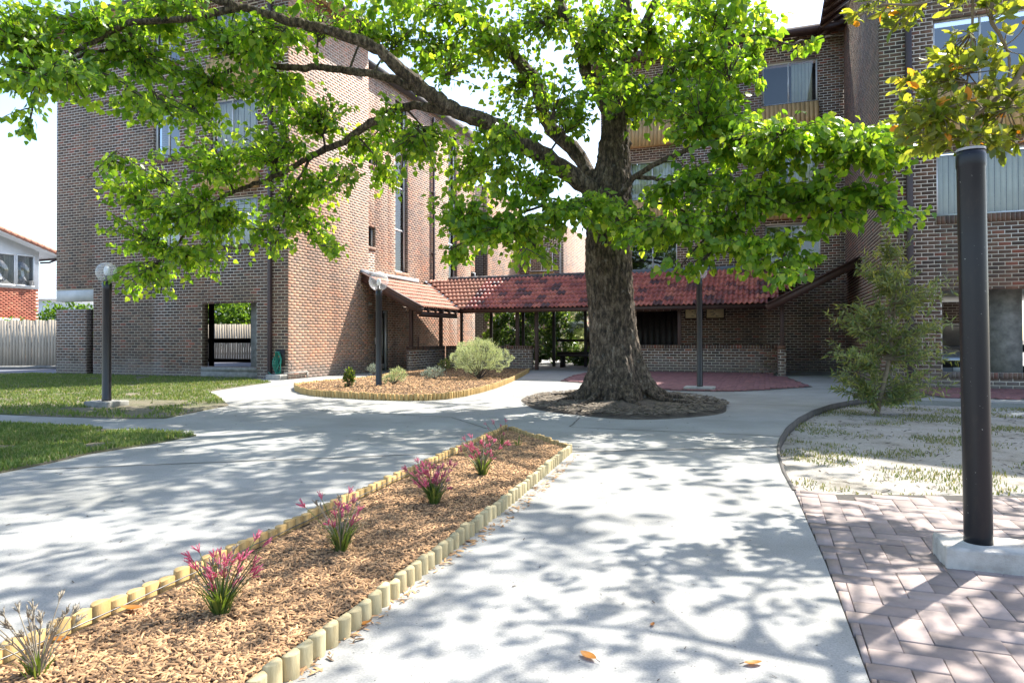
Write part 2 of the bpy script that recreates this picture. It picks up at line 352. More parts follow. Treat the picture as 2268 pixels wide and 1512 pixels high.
M['back_leaf'] = leaf_mat('background_leaf', [(0, (.035, .085, .015)), (.6, (.07, .15, .025)), (1, (.13, .22, .05))], .45, .5, .35)
M['dark_leaf'] = leaf_mat('dark_glossy_leaf', [(0, (.03, .07, .022)), (.7, (.06, .125, .035)), (1, (.13, .20, .08))], .35, .25, .6)
M['palm'] = leaf_mat('palm_frond', [(0, (.02, .045, .02)), (1, (.05, .085, .04))], .25, .4, .5)
M['strap'] = leaf_mat('strap_leaf', [(0, (.045, .09, .022)), (.6, (.085, .14, .035)), (1, (.17, .19, .08))], .35, .45, .35)
M['pink'] = leaf_mat('pink_flower', [(0, (.42, .07, .14)), (.6, (.54, .13, .21)), (1, (.62, .28, .33))], .3, .6, .2, (1.6, 1.3, 1.3))
M['seed'] = simple('dry_seed_head', (.30, .26, .19), (.19, .16, .12), .9, 20)
M['dead_leaf'] = leaf_mat('fallen_leaf', [(0, (.28, .11, .025)), (1, (.40, .18, .04))], .2, .5, .3)
M['hose'] = simple('green_hose', (.01, .22, .16), (.008, .17, .125), .35, 6)
M['orange'] = simple('orange_plastic', (.62, .13, .03), (.5, .10, .02), .4, 6)
M['fence'] = simple('weathered_paling', (.50, .43, .34), (.40, .34, .265), .9, 5, .3, 30, stretch=(5, 5, .4), island=.14)
M['curtain'] = simple('cream_curtain', (.66, .62, .52), (.58, .54, .45), .9, 4)
M['car'] = simple('silver_car_paint', (.36, .38, .40), (.33, .35, .37), .25, 3, metal=.5)
M['rubber'] = simple('rubber', (.02, .02, .02), (.015, .015, .015), .7, 6)
M['notice'] = simple('notice_paper', (.80, .66, .38), (.86, .74, .48), .6, 2.2)
M['roofgrey'] = simple('dark_roof', (.10, .085, .08), (.07, .06, .058), .8, 6)
M['sign'] = simple('pale_sign_plate', (.34, .33, .30), (.30, .29, .27), .6, 4)
# ================================================================== SETTING: ground, paths, lawns
def pts(L, z=0.0): return [G(px, py, z)[:2] for px, py in L]
yR = 16.87; xR = 2.34; yM = 24.0; yF = 15.09; xS = -12.07; yW = 22.0
big = [(-160, -60), (160, -60), (160, 260), (-160, 260)]
sheet('ground', big, -0.14, M['soil'], kind='structure')
curve_px = [(1925, 882), (1880, 888), (1840, 896), (1800, 909), (1768, 926), (1742, 948), (1727, 972), (1722, 990), (1723, 1010), (1734, 1045), (1757, 1086)]
curve = pts(curve_px)
pv_left = [(.17, 5.30), (.26, 3.63), (.30, 2.44), (.34, -8)]
conc_poly = [(40, 13.4), (3.95, 13.49), (2.6, 13.62)] + [tuple(p) for p in curve] + pv_left + [(-60, -8), (-60, 70), (40, 70)]
path = sheet('concrete_path', conc_poly, 0.0, M['conc'], thick=.12, kind='structure')
dirt_poly = [tuple(p) for p in curve] + [(1.68, 5.76), (14, 9.4), (14, 13.45), (3.95, 13.49), (2.6, 13.62)]
sheet('bare_ground', [(-.6, 5.0), (20, 5.0), (20, 14.2), (-.6, 14.2)], -0.085, M['dirt'], kind='structure')
# joints in the concrete
def joint(a, b, w=.020):
    a = np.array([*a, 0.]); b = np.array([*b, 0.]); d = (b-a)/np.linalg.norm(b-a); n = np.array([-d[1], d[0], 0])
    mb = MB(); k = 12
    P = [a+(b-a)*i/k + n*(random.uniform(-.006, .006) if 0 < i < k else 0) for i in range(k+1)]
    vs = []
    for p in P: vs += [p-n*w/2+(0, 0, .003), p+n*w/2+(0, 0, .003)]
    mb.add(vs, [(2*i, 2*i+2, 2*i+3, 2*i+1) for i in range(k)]); return mb.build('expansion_joint', M['joint'], path)
for a, b in (((700, 908), (1000, 924)), ((1000, 924), (1078, 949)), ((1262, 945), (1284, 925)), ((1500, 876), (1537, 869)), ((1600, 893), (1790, 899)), ((1262, 1001), (1724, 990)), ((1265, 946), (1735, 966)), ((360, 905), (520, 890)), ((60, 1040), (1010, 1003))):
    joint(G(*a)[:2], G(*b)[:2])
cv = [np.array([*p, 0.]) for p in curve]; mb = MB(); vs = []
for i, p in enumerate(cv):
    d = cv[min(i+1, len(cv)-1)]-cv[max(i-1, 0)]; d /= np.linalg.norm(d); n = np.array([-d[1], d[0], 0]); n = n if n[0] > 0 or n[1] < -.5 else -n
    vs += [p-n*.006+(0, 0, -.10), p-n*.006+(0, 0, .008), p+n*.018+(0, 0, .008), p+n*.018+(0, 0, -.10)]
mb.add(vs, [(4*i+k, 4*i+4+k, 4*i+4+(k+1) % 4, 4*i+(k+1) % 4) for i in range(len(cv)-1) for k in range(4)]); mb.build('dark_edge_strip', simple('dark_strip', (.09, .08, .07), (.05, .045, .04), .9, 8, .3, 40), path)  # dark strip added to draw the dark band along the slab edge
# driveway on the left and behind the left building
sheet('driveway', [(-60, 15.4), (-21.2, 15.0), (-21.0, 15.6), (-12.4, 15.6), (-12.4, 45), (-60, 45)], .004, M['asphalt'], kind='structure')
# lawns
lawn1 = pts([(-500, 900), (0, 918), (120, 923), (278, 927.5), (364, 927), (430, 913), (506, 898), (485, 880), (460, 868), (520, 858), (600, 847), (570, 842.5)]) + [(-13.4, 15.02), (-20.9, 15.02), (-30, 15.1)]
lawn2 = pts([(-500, 918), (0, 940), (120, 945), (290, 955), (435, 965), (330, 985), (200, 1005), (100, 1028), (0, 1048), (-200, 1090), (-500, 1160)])
for nm, L in (('lawn', lawn1), ('lawn', lawn2)): sheet(nm, L, .016, M['lawn'], thick=.016, kind='structure')
def blades(name, poly, n, h, mat, label, zb=.016, dens=None, w=.006):
    P = scatter(poly, n)
    if dens is not None: P = P[dens(P)]
    n = len(P); a = RNG.random(n)*2*np.pi; hh = h*(.5+RNG.random(n)*.8); lean = (RNG.random((n, 2))-.5)*h*1.1
    b = np.stack([P[:, 0], P[:, 1], np.full(n, zb)], 1); dx = np.stack([np.cos(a), np.sin(a), 0*a], 1)*w
    t = b + np.stack([lean[:, 0], lean[:, 1], hh], 1); mid = b + np.stack([lean[:, 0]*.3, lean[:, 1]*.3, hh*.6], 1)
    V = np.stack([b-dx, b+dx, mid+dx*.7, mid-dx*.7, t], 1).reshape(-1, 3); i = np.arange(n)[:, None]*5
    Fs = [tuple(r) for r in (i+np.array([[0, 1, 2, 3]])).tolist()] + [tuple(r) for r in (i+np.array([[3, 2, 4]])).tolist()]
    o = bpy.data.objects.new(name, me_np(name, V, Fs, mat)); link(o); return tag(o, label, 'grass', kind='stuff')
def fbm(P, s, seed=0):
    v = np.zeros(len(P))
    for k, (f, a) in enumerate(((s, 1), (s*2.1, .5), (s*4.3, .25))):
        v += a*np.sin(P[:, 0]*f+seed+k*1.7+1.3*np.sin(P[:, 1]*f*.8+k))*np.cos(P[:, 1]*f*1.1+seed*2+k*.9+np.sin(P[:, 0]*f*.7))
    return v
lv1 = [p for p in lawn1 if p[0] > -24]; 
bare = pts([(236, 900), (500, 893)])
def d1(P):
    q = G(400, 905)[:2]; d = np.hypot((P[:, 0]-q[0])/2.4, (P[:, 1]-q[1])/1.1); return (fbm(P, 2.2) > -.9) & ((d > 1) | (fbm(P, 3.1, 2) > .35)) & (P[:, 0] > -22)
blades('grass', lawn1, 60000, .045, M['grass'], 'mown green lawn beside the tall left brick block', dens=d1, w=.008)
blades('grass', lawn2, 42000, .045, M['grass'], 'dappled green lawn in front of the narrow cross path', dens=lambda P: (fbm(P, 2.2) > -1.0) & (P[:, 0] > -16), w=.007)
blades('sparse_grass', dirt_poly, 90000, .030, M['dry_grass'], 'thin patchy grass on the pale sandy ground', -.085, lambda P: (fbm(P, 2.6, 3)+RNG.normal(size=len(P))*.25 > .22+.16*np.clip(P[:, 0]-1.2, 0, 6)) & (P[:, 0] < 7), .005)
# litter specks on the bare ground and path
def specks(name, poly, n, s, mat, label, z, cat='litter'):
    P = scatter(poly, n); a = RNG.random(n)*6.28; L = s*(.5+RNG.random(n)); wd_ = L*(.25+.3*RNG.random(n))
    u = np.stack([np.cos(a), np.sin(a), (RNG.random(n)-.5)*.5], 1)*L[:, None]; v = np.stack([-np.sin(a), np.cos(a), (RNG.random(n)-.5)*.6], 1)*wd_[:, None]
    c = np.stack([P[:, 0], P[:, 1], z+.25*s*RNG.random(n)+.003], 1); top = c+np.stack([0*a, 0*a, wd_*.5], 1)
    V = np.stack([c-u-v*.6, c+u-v*.4, c+u*.8+v*.6, c-u*.7+v*.5, top], 1).reshape(-1, 3); i = np.arange(n)[:, None]*5
    Fs = np.vstack([i+np.array([[0, 1, 4]]), i+np.array([[1, 2, 4]]), i+np.array([[2, 3, 4]]), i+np.array([[3, 0, 4]])])
    o = bpy.data.objects.new(name, me_np(name, V, Fs, mat)); link(o); return tag(o, label, cat, kind='stuff')
specks('leaf_litter', dirt_poly, 2600, .022, M['twig'], 'dark twig crumbs strewn on the sandy ground', -.085)
specks('leaf_litter', [(-9, 1.2), (.2, 1.2), (.1, 7), (-1, 13), (-10, 12)], 900, .010, M['twig'], 'tiny dark crumbs strewn over the concrete path', 0)
# ------------------------------------------------------------------ pavers (herringbone on the grid)
def paver_mesh(l, w, h, mat):
    e = .0025; x, y = l/2-.0012, w/2-.0012
    vs = [(-x, -y, -h), (x, -y, -h), (x, y, -h), (-x, y, -h), (-x, -y, -e), (x, -y, -e), (x, y, -e), (-x, y, -e), (-x+e, -y+e, 0), (x-e, -y+e, 0), (x-e, y-e, 0), (-x+e, y-e, 0)]
    fs = [(0, 1, 5, 4), (1, 2, 6, 5), (2, 3, 7, 6), (3, 0, 4, 7), (4, 5, 9, 8), (5, 6, 10, 9), (6, 7, 11, 10), (7, 4, 8, 11), (8, 9, 10, 11)]
    return np.array(vs), fs, me_np('paver', vs, fs, mat)
def paving(name, poly, z, mat, L, Wd, limit, xr, yr, edge=None):
    base = sheet(name, poly, z-(.022 if z > .01 else .010), M['sand'], kind='structure')
    V0, F0, me = paver_mesh(L, Wd, .05, mat); items = []
    n = int((xr[1]-xr[0])/Wd)+8; m = int((yr[1]-yr[0])/Wd)+8
    for i in range(-8, n):
        for j in range(-8, m):
            k = (i-j) % 4                      # 90 degree herringbone of 2:1 pavers
            x = xr[0]+i*Wd; y = yr[0]+j*Wd
            if k == 0: items.append((x+Wd, y+Wd/2, 0))
            elif k == 3: items.append((x+Wd/2, y+Wd, 1))
    A = np.array([(x, y) for x, y, r in items]); ok = inside(A[:, 0], A[:, 1], poly)
    hx = np.array([(L/2, Wd/2) if r == 0 else (Wd/2, L/2) for x, y, r in items])*.96
    for sx, sy in ((1, 1), (1, -1), (-1, 1), (-1, -1)): ok &= inside(A[:, 0]+hx[:, 0]*sx, A[:, 1]+hx[:, 1]*sy, poly)
    cut = []
    if edge:
        for (x, y, r), q, h_ in zip(items, ok, hx):
            if q: continue
            h0, h1 = h_/.96; xb = np.interp(y, [e[1] for e in edge], [e[0] for e in edge]); xa = max(x-h0, xb)
            if x+h0-xa > .008 and x+h0 < xb+.3 and edge[0][1]+h1 < y < edge[-1][1]-h1: cut.append((xa, x+h0, y-h1, y+h1))
    for (a, b, c, d) in cut:
        e = .003; vs = [(a+e, c+e, z-.05), (b-e, c+e, z-.05), (b-e, d-e, z-.05), (a+e, d-e, z-.05), (a+e, c+e, z), (b-e, c+e, z), (b-e, d-e, z), (a+e, d-e, z)]
        MB().add(vs, [(4, 5, 6, 7), (0, 1, 5, 4), (1, 2, 6, 5), (2, 3, 7, 6), (3, 0, 4, 7)]).build('paver', mat, base)
    items = [it for it, q in zip(items, ok) if q]
    C = np.array([(x, y, z) for x, y, r in items]); X, Y, Z = proj(C)
    score = np.where((Z > .5) & (X > -150) & (X < W+150) & (Y > 0) & (Y < H+150), 1/np.maximum(Z, .1), 0)
    order = np.argsort(-score); vv = []; ff = []
    for c, idx in enumerate(order):
        x, y, r = items[idx]; dz = random.uniform(-.003, .003); tilt = (random.uniform(-.006, .006), random.uniform(-.006, .006))
        Mx = Matrix.Translation((x, y, z+dz)) @ Matrix.Rotation(tilt[0], 4, 'X') @ Matrix.Rotation(tilt[1], 4, 'Y') @ Matrix.Rotation(r*math.pi/2 + random.uniform(-.008, .008), 4, 'Z')
        if c < limit and score[idx] > 0:
            o = bpy.data.objects.new('paver', me); o.matrix_world = Mx; COL.objects.link(o); adopt(o, base); o.matrix_basis = Mx
        elif Z[idx] > -1:
            q = np.array(Mx); n0 = len(vv)*12; vv.append(V0@q[:3, :3].T+q[:3, 3]); ff += [tuple(n0+a for a in f) for f in F0]
    if vv:
        o = bpy.data.objects.new('pavers_remaining', me_np('pavers_remaining', np.vstack(vv), ff, mat)); link(o, base); o['kind'] = 'stuff'
    return base
pv_poly = [(.174, 5.24), (.264, 3.63), (.304, 2.44), (.318, -1.5), (8, -1.5), (8, 7.4), (1.68, 5.72)]
paving('brick_paving', pv_poly, .0, M['paver'], .23, .115, 270, (.21, 7.6), (-1.2, 7.4), [(.311, .8), (.305, 2.44), (.265, 3.63), (.165, 5.5)])
patio = pts([(1240, 845), (1256, 836), (1280, 829), (1310, 825)]) + [(-5.6, 22.0), (.22, 22.0)] + pts([(1722, 834), (1745, 836), (1800, 857), (1700, 864), (1620, 867.5), (1500, 866), (1400, 858), (1310, 850)])
paving('patio_paving', patio, .030, M['paver_dark'], .23, .115, 300, (-6.5, 1.5), (13.5, 22.2))
paving('patio_paving', [(2.9, 14.2), (9, 14.2), (9, 16.8), (2.5, 16.8)], .030, M['paver_dark'], .23, .115, 150, (2.4, 9), (14.1, 16.9))

# ================================================================== BRICKWORK
BL, BH, MJ = .2195, .0705, .0125
CW, CH = BL+MJ, BH+MJ
PRO = .0015
def bpos(kind, fixed, s, u, v, d):
    u, v, d = np.broadcast_arrays(np.asarray(u, float), np.asarray(v, float), np.asarray(d, float))
    return np.stack([u, fixed+s*d, v], -1) if kind == 'x' else np.stack([fixed+s*d, u, v], -1)
def solid(a, b, holes):
    seg = [(a, b)]
    for h0, h1 in holes:
        ns = []
        for p, q in seg:
            if h1 <= p or h0 >= q: ns.append((p, q)); continue
            if p < h0: ns.append((p, h0))
            if h1 < q: ns.append((h1, q))
        seg = ns
    return seg
def prism_box(mb, kind, fixed, s, ua, ub, va, vb, da, db, mi=0):
    a = bpos(kind, fixed, s, ua, va, da); b = bpos(kind, fixed, s, ub, vb, db); mb.box(a, b, mi)
class Bricks:
    """collects every brick of a building, then makes the largest in view single objects"""
    def __init__(s, thing, mat, limit=300): s.t = thing; s.mat = mat; s.limit = limit; s.rows = []; s.walls = []
    def wall(s, name, kind, fixed, sg, ua, ub, va, vb, openings=(), thick=.23, mat=None, frame_name=None):
        mat = mat or s.mat; mb = MB()
        us = sorted({ua, ub, *[o[0] for o in openings if ua < o[0] < ub], *[o[1] for o in openings if ua < o[1] < ub]})
        for a, b in zip(us[:-1], us[1:]):
            c = (a+b)/2; seg = solid(va, vb, [(o[2], o[3]) for o in openings if o[0] < c < o[1]])
            for p, q in seg: prism_box(mb, kind, fixed, sg, a+(.007 if a == ua else 0), b-(.007 if b == ub else 0), p, q, 0, -thick)
        w = mb.build(name, [M['mortar'], M['core']], s.t)
        for pl in w.data.polygons:
            nrm = pl.normal; f = nrm[1]*sg if kind == 'x' else nrm[0]*sg
            pl.material_index = 0 if f > .5 else 1
        wi = len(s.walls); s.walls.append((w, kind, fixed, sg, mat))
        k0 = int(math.floor(va/CH)); k1 = int(math.ceil(vb/CH))
        for k in range(k0, k1):
            z0 = max(k*CH+MJ/2, va); z1 = min(k*CH+MJ/2+BH, vb)
            if z1-z0 < .02: continue
            zc = (z0+z1)/2
            holes = [(o[0], o[1]) for o in openings if o[2] < zc < o[3]]
            for a, b in solid(ua, ub, holes):
                off = 0 if k % 2 else CW/2; i = math.floor((a-off)/CW)
                while off+i*CW < b:
                    x0 = max(off+i*CW+MJ/2, a); x1 = min(off+i*CW+MJ/2+BL, b); i += 1
                    if x1-x0 > .025: s.rows.append((wi, x0, x1, z0, z1))
        return w
    def soldier(s, wi, ua, ub, z0, z1, d=.02):
        n = max(1, round((ub-ua)/.083)); st = (ub-ua)/n
        for i in range(n): s.rows.append((wi, ua+i*st+.004, ua+(i+1)*st-.004, z0, z1))
    def finish(s):
        A = np.array([r[1:] for r in s.rows]); wi = np.array([r[0] for r in s.rows]); C = np.zeros((len(A), 3))
        for k, (w, kind, fixed, sg, mat) in enumerate(s.walls):
            q = wi == k; C[q] = bpos(kind, fixed, sg, (A[q, 0]+A[q, 1])/2, (A[q, 2]+A[q, 3])/2, 0)
        X, Y, Z = proj(C); full = (abs(A[:, 1]-A[:, 0]-BL) < .004) & (abs(A[:, 3]-A[:, 2]-BH) < .004)
        vis = (Z > .5) & (X > 5) & (X < W-5) & (Y > 5) & (Y < H-5)
        sc = np.where(full & vis, 1/np.maximum(Z, .1), 0)+1e-6*RNG.random(len(Z)); order = np.argsort(-sc)[:s.limit]; single = np.zeros(len(A), bool)
        single[order[sc[order] > 1e-3]] = True
        meshes = {}
        for k, (w, kind, fixed, sg, mat) in enumerate(s.walls):
            q = np.where((wi == k) & ~single)[0]
            if len(q):
                B = A[q]; n = len(q); jit = RNG.random(n)*.0012; V = np.zeros((n, 8, 3))
                for c, (iu, iv) in enumerate(((0, 2), (1, 2), (1, 3), (0, 3))):
                    V[:, c] = bpos(kind, fixed, sg, B[:, iu], B[:, iv], np.full(n, -.004))
                    ce = .003
                    V[:, 4+c] = bpos(kind, fixed, sg, B[:, iu]+(ce if iu == 0 else -ce), B[:, iv]+(ce if iv == 2 else -ce), PRO+jit)
                f = np.array([(4, 5, 6, 7), (0, 1, 5, 4), (1, 2, 6, 5), (2, 3, 7, 6), (3, 0, 4, 7)])
                flip = (kind == 'x' and sg > 0) or (kind == 'y' and sg < 0)
                if flip: f = f[:, ::-1]
                Fs = (np.arange(n)[:, None, None]*8+f[None]).reshape(-1, 4)
                o = bpy.data.objects.new('brickwork', me_np('brickwork', V.reshape(-1, 3), Fs, mat)); link(o, w); o['kind'] = 'stuff'
        for idx in np.where(single)[0]:
            w, kind, fixed, sg, mat = s.walls[wi[idx]]
            if mat.name not in meshes:
                x, z, e = BL/2, BH/2, .003
                vs = [(-x, .004, -z), (x, .004, -z), (x, .004, z), (-x, .004, z), (-x+e, -PRO, -z+e), (x-e, -PRO, -z+e), (x-e, -PRO, z-e), (-x+e, -PRO, z-e)]
                meshes[mat.name] = me_np('brick', vs, [(4, 5, 6, 7), (0, 1, 5, 4), (1, 2, 6, 5), (2, 3, 7, 6), (3, 0, 4, 7)], mat)
            o = bpy.data.objects.new('brick', meshes[mat.name])
            rot = {('x', -1): 0, ('x', 1): math.pi, ('y', 1): math.pi/2, ('y', -1): -math.pi/2}[(kind, sg)]
            n = np.array([0, sg, 0]) if kind == 'x' else np.array([sg, 0, 0])
            o.matrix_world = Matrix.Translation(C[idx]+n*random.uniform(0, .002)) @ Matrix.Rotation(rot, 4, 'Z'); Mx = o.matrix_world.copy()
            COL.objects.link(o); adopt(o, w); o.matrix_basis = Mx
# ------------------------------------------------------------------ windows, panels, pipes on a wall plane
def wbox(name, mat, parent, kind, fixed, s, u, v, d, bevel=0):
    mb = MB(); prism_box(mb, kind, fixed, s, u[0], u[1], v[0], v[1], d[0], d[1]); return mb.build(name, mat, parent, bevel=bevel)
def window(thing, kind, fixed, s, u, v, mull=(.5,), depth=.09, blinds='slats', glass=None, fr=.045, trans=()):
    """frame + panes set back in an opening, blinds and a dark room behind"""
    mb = MB(); a, b = u; c, d = v
    f0, f1 = -depth, -depth-.05
    for uu, vv in (((a, a+fr), (c, d)), ((b-fr, b), (c, d)), ((a+fr, b-fr), (c, c+fr)), ((a+fr, b-fr), (d-fr, d))):
        prism_box(mb, kind, fixed, s, uu[0], uu[1], vv[0], vv[1], f0, f1)
    cuts = [a+fr]
    for m in mull:
        x = a+(b-a)*m; prism_box(mb, kind, fixed, s, x-fr*.45, x+fr*.45, c+fr, d-fr, f0-.003, f1); cuts += [x-fr*.45, x+fr*.45]
    for t_ in trans: prism_box(mb, kind, fixed, s, a+fr, b-fr, c+(d-c)*t_-.03, c+(d-c)*t_+.03, f0-.002, f1)
    cuts.append(b-fr); w = mb.build('window', M['alu'], thing)
    for i in range(0, len(cuts), 2):
        vs = [bpos(kind, fixed, s, x, y, f0-.03) for x, y in ((cuts[i], c+fr), (cuts[i+1], c+fr), (cuts[i+1], d-fr), (cuts[i], d-fr))]
        MB().add(vs, [(0, 1, 2, 3)]).build('pane', glass or M['glass'], w)
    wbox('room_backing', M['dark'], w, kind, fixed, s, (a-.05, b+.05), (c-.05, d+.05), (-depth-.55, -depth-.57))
    if blinds == 'slats':
        n = int((b-a-.1)/.105)
        for i in range(n):
            x = a+.06+i*.105; e1 = bpos(kind, fixed, s, x, c+.06, -depth-.12-.012*(i % 2)); e2 = bpos(kind, fixed, s, x+.098, d-.06, -depth-.124-.012*(i % 2)+.002)
            MB().box(e1, e2).build('blind_slat', M['blind'], w)
    elif blinds == 'half':
        n = int((b-a-.1)/.105)
        for i in range(n//2+1, n):
            x = a+.06+i*.105; e1 = bpos(kind, fixed, s, x, c+.06, -depth-.12-.012*(i % 2)); e2 = bpos(kind, fixed, s, x+.098, d-.06, -depth-.124-.012*(i % 2)+.002)
            MB().box(e1, e2).build('blind_slat', M['blind'], w)
    return w
def panel(thing, kind, fixed, s, u, v, out=.16, n=None):
    """sloping spandrel of upright orange boards below a window"""
    n = n or max(4, int((u[1]-u[0])/.13)); st = (u[1]-u[0])/n; p = None
    mb = MB(); top = v[1]; bot = v[0]
    a = [bpos(kind, fixed, s, u[0], bot, .0), bpos(kind, fixed, s, u[1], bot, .0), bpos(kind, fixed, s, u[1], top, 0), bpos(kind, fixed, s, u[0], top, 0)]
    b_ = [bpos(kind, fixed, s, u[0], bot, out-.012), bpos(kind, fixed, s, u[1], bot, out-.012), bpos(kind, fixed, s, u[1], top, .018), bpos(kind, fixed, s, u[0], top, .018)]
    mb.add(a+b_, [(0, 1, 5, 4), (1, 2, 6, 5), (2, 3, 7, 6), (3, 0, 4, 7), (4, 5, 6, 7)]); p = mb.build('spandrel_panel', M['panel'], thing)
    for i in range(n):
        x0 = u[0]+i*st+.006; x1 = u[0]+(i+1)*st-.006
        vs = [bpos(kind, fixed, s, x, z, dd) for dd_b, dd_t in ((out-.012, .018), (out+.006, .036)) for (x, z, dd) in ((x0, bot, dd_b), (x1, bot, dd_b), (x1, top, dd_t), (x0, top, dd_t))]
        MB().add(vs, [(4, 5, 6, 7), (0, 1, 5, 4), (1, 2, 6, 5), (2, 3, 7, 6), (3, 0, 4, 7)]).build('board', M['panel'], p)
    return p
def sill(thing, kind, fixed, s, u, z, h=.11, out=.03, mat=None):
    mb = MB(); n = max(2, int((u[1]-u[0])/.083)); st = (u[1]-u[0])/n
    for i in range(n): prism_box(mb, kind, fixed, s, u[0]+i*st+.004, u[0]+(i+1)*st-.004, z-h, z, -.1, out)
    prism_box(mb, kind, fixed, s, u[0], u[1], z-h+.003, z-.003, -.1, out-.006, 1)
    return mb.build('sill', [mat or M['brick'], M['mortar']], thing)
def downpipe(thing, kind, fixed, s, u, z0, z1, r=.05):
    mb = MB(); c0 = bpos(kind, fixed, s, u, z0, .075); c1 = bpos(kind, fixed, s, u, z1, .075); mb.beam(c0, c1, r*2, r*1.7, (0, 1, 0) if kind == 'x' else (1, 0, 0))
    p = mb.build('downpipe', M['pipe'], thing, bevel=.012)
    z = z0+1.5
    while z < z1:
        wbox('bracket', M['pipe'], p, kind, fixed, s, (u-.075, u+.075), (z, z+.05), (0, .125)); z += 2.4
    return p
def roof_hip(thing, name, x0, x1, y0, y1, z, rise, over=.55, mat=None, soffit=None):
    x0 -= over; x1 += over; y0 -= over; y1 += over; w = min(x1-x0, y1-y0)/2
    vs = [(x0, y0, z), (x1, y0, z), (x1, y1, z), (x0, y1, z)]
    if x1-x0 >= y1-y0: vs += [(x0+w, (y0+y1)/2, z+rise), (x1-w, (y0+y1)/2, z+rise)]; fs = [(0, 1, 5, 4), (1, 2, 5), (2, 3, 4, 5), (3, 0, 4)]
    else: vs += [((x0+x1)/2, y0+w, z+rise), ((x0+x1)/2, y1-w, z+rise)]; fs = [(0, 1, 4), (1, 2, 5, 4), (2, 3, 5), (3, 0, 4, 5)]
    ro = MB().add(vs, fs).build(name, mat or M['roofgrey'], thing)
    mb = MB(); mb.box((x0, y0, z-.03), (x1, y1, z-.005)); mb.build('soffit', soffit or M['timber'], ro)
    mb = MB(); mb.box((x0-.02, y0-.02, z-.18), (x1+.02, y0+.01, z+.04)); mb.box((x0-.02, y0+.01, z-.18), (x0+.01, y1, z+.04)); mb.box((x1-.01, y0+.01, z-.18), (x1+.02, y1, z+.04))
    mb.build('fascia', M['timber'], ro); return ro
HT = 10.9
def U(px, py, kind, fixed):      # photo pixel -> (u, z) on a wall plane
    p = hit(px, py, 1 if kind == 'x' else 0, fixed); return (p[0] if kind == 'x' else p[1]), p[2]
def rect(kind, fixed, a, b):
    u0_, z1 = U(*a, kind, fixed); u1_, z0 = U(*b, kind, fixed); return (min(u0_, u1_), max(u0_, u1_)), (z0, z1)

# ================================================================== LEFT APARTMENT BLOCK
lb = empty('apartment_block', (xS, yF, 0), 'tall dark brown brick apartment block with open ground floor, hose at its corner', 'building')
B = Bricks(lb, M['brick'])
xL = -20.95
op = (-15.05, -13.12, .30, 2.10); bay = (xL-.5, -19.33, -.1, 2.62)
w1u, w1v = (-14.75, -13.10), (6.35, 7.85); w2u, w2v = (-14.95, -13.10), (3.70, 5.05); w3u, w3v = (-14.75, -13.1), (9.15, 10.35)
v1u = (-16.9, -15.9)
ops = [op, bay, (*w1u, *w1v), (*w2u, *w2v), (*w3u, *w3v)] + [(*v1u, *v) for v in (w1v, w2v, w3v)]
fwall = B.wall('front_wall', 'x', yF, -1, xL, xS, -.05, HT, ops)
swall = B.wall('side_wall', 'y', xS, 1, yF, 19.04, -.05, HT, [], mat=M['brick_sunlit'])
# bay at the far left: parapet with a slot, painted beam over it
B.wall('parapet', 'x', yF, -1, xL, -19.62, -.05, 2.02)
wbox('concrete_beam', M['white_conc'], lb, 'x', yF, -1, (xL+.002, -19.332), (2.27, 2.617), (-.003, -.26))
B.wall('carport_end_wall', 'y', -19.32, -1, yF+.24, yF+4, -.05, 2.6)
# set-back second part with the tall stair windows
x2 = xS-.30
sw = rect('y', x2, (815, 498), (829, 548)); sw = ((19.12, sw[0][1]+.05), sw[1]); t1u, t1v = rect('y', x2, (875, 230), (903, 606)); t2u, t2v = rect('y', x2, (993, 420), (1012, 540)); s3u, s3v = rect('y', x2, (1042, 462), (1057, 486))
t1v = (t1v[0], 9.6); t2v = (t2v[0]-1.6, 9.6)
sw2v = (sw[1][0]+2.75, sw[1][1]+2.75)
dr = (19.9, 20.75, -.06, 2.05)
B.wall('stair_wall', 'y', x2, 1, 19.04, 28.3, -.05, 10.0, [(*sw[0], *sw[1]), (*sw[0], *sw2v), (*t1u, *t1v), (*t2u, *t2v), (*s3u, *s3v), (*s3u, s3v[0]-2.8, s3v[1]-2.8), dr], mat=M['brick_sunlit'])
B.finish()
for u, v in ((w1u, w1v), (w2u, w2v), (w3u, w3v)):
    window(lb, 'x', yF, -1, u, v, (.42,)); sill(lb, 'x', yF, -1, u, v[0]-.003)
for v in (w1v, w2v, w3v): window(lb, 'x', yF, -1, v1u, v, (.5,), blinds=None, glass=M['glass2']); sill(lb, 'x', yF, -1, v1u, v[0]-.003)
panel(lb, 'x', yF-.008, -1, (-14.85, -13.05), (8.05, 9.0), .2); panel(lb, 'x', yF-.008, -1, (-14.95, -13.05), (5.25, 6.2), .2)
for u, v in ((sw[0], sw[1]), (sw[0], sw2v), (s3u, s3v), (s3u, (s3v[0]-2.8, s3v[1]-2.8))):
    window(lb, 'y', x2, 1, u, v, (), depth=.1, blinds=None, glass=M['glass2'], fr=.03); sill(lb, 'y', x2, 1, u, v[0]-.003, mat=M['brick_sunlit'])
for u, v in ((t1u, t1v), (t2u, t2v)):
    n = int((v[1]-v[0])/1.45); window(lb, 'y', x2, 1, u, v, (), depth=.12, blinds=None, trans=[i/n for i in range(1, n)], fr=.06)
    sill(lb, 'y', x2, 1, u, v[0]-.003, mat=M['brick_sunlit'])
    mb = MB()                                       # stair flights seen through the glass
    for i in range(9):
        z = v[0]+.4+i*.7
        if z < v[1]-.3: mb.box((x2-.52, u[0], z), (x2-.40, u[1], z+.2))
    mb.build('stair_flight', M['white_conc'], lb)
downpipe(lb, 'x', yF, -1, -12.62, .02, HT-.2); downpipe(lb, 'y', x2, 1, U(957, 600, 'y', x2)[0], 2.9, 9.8)
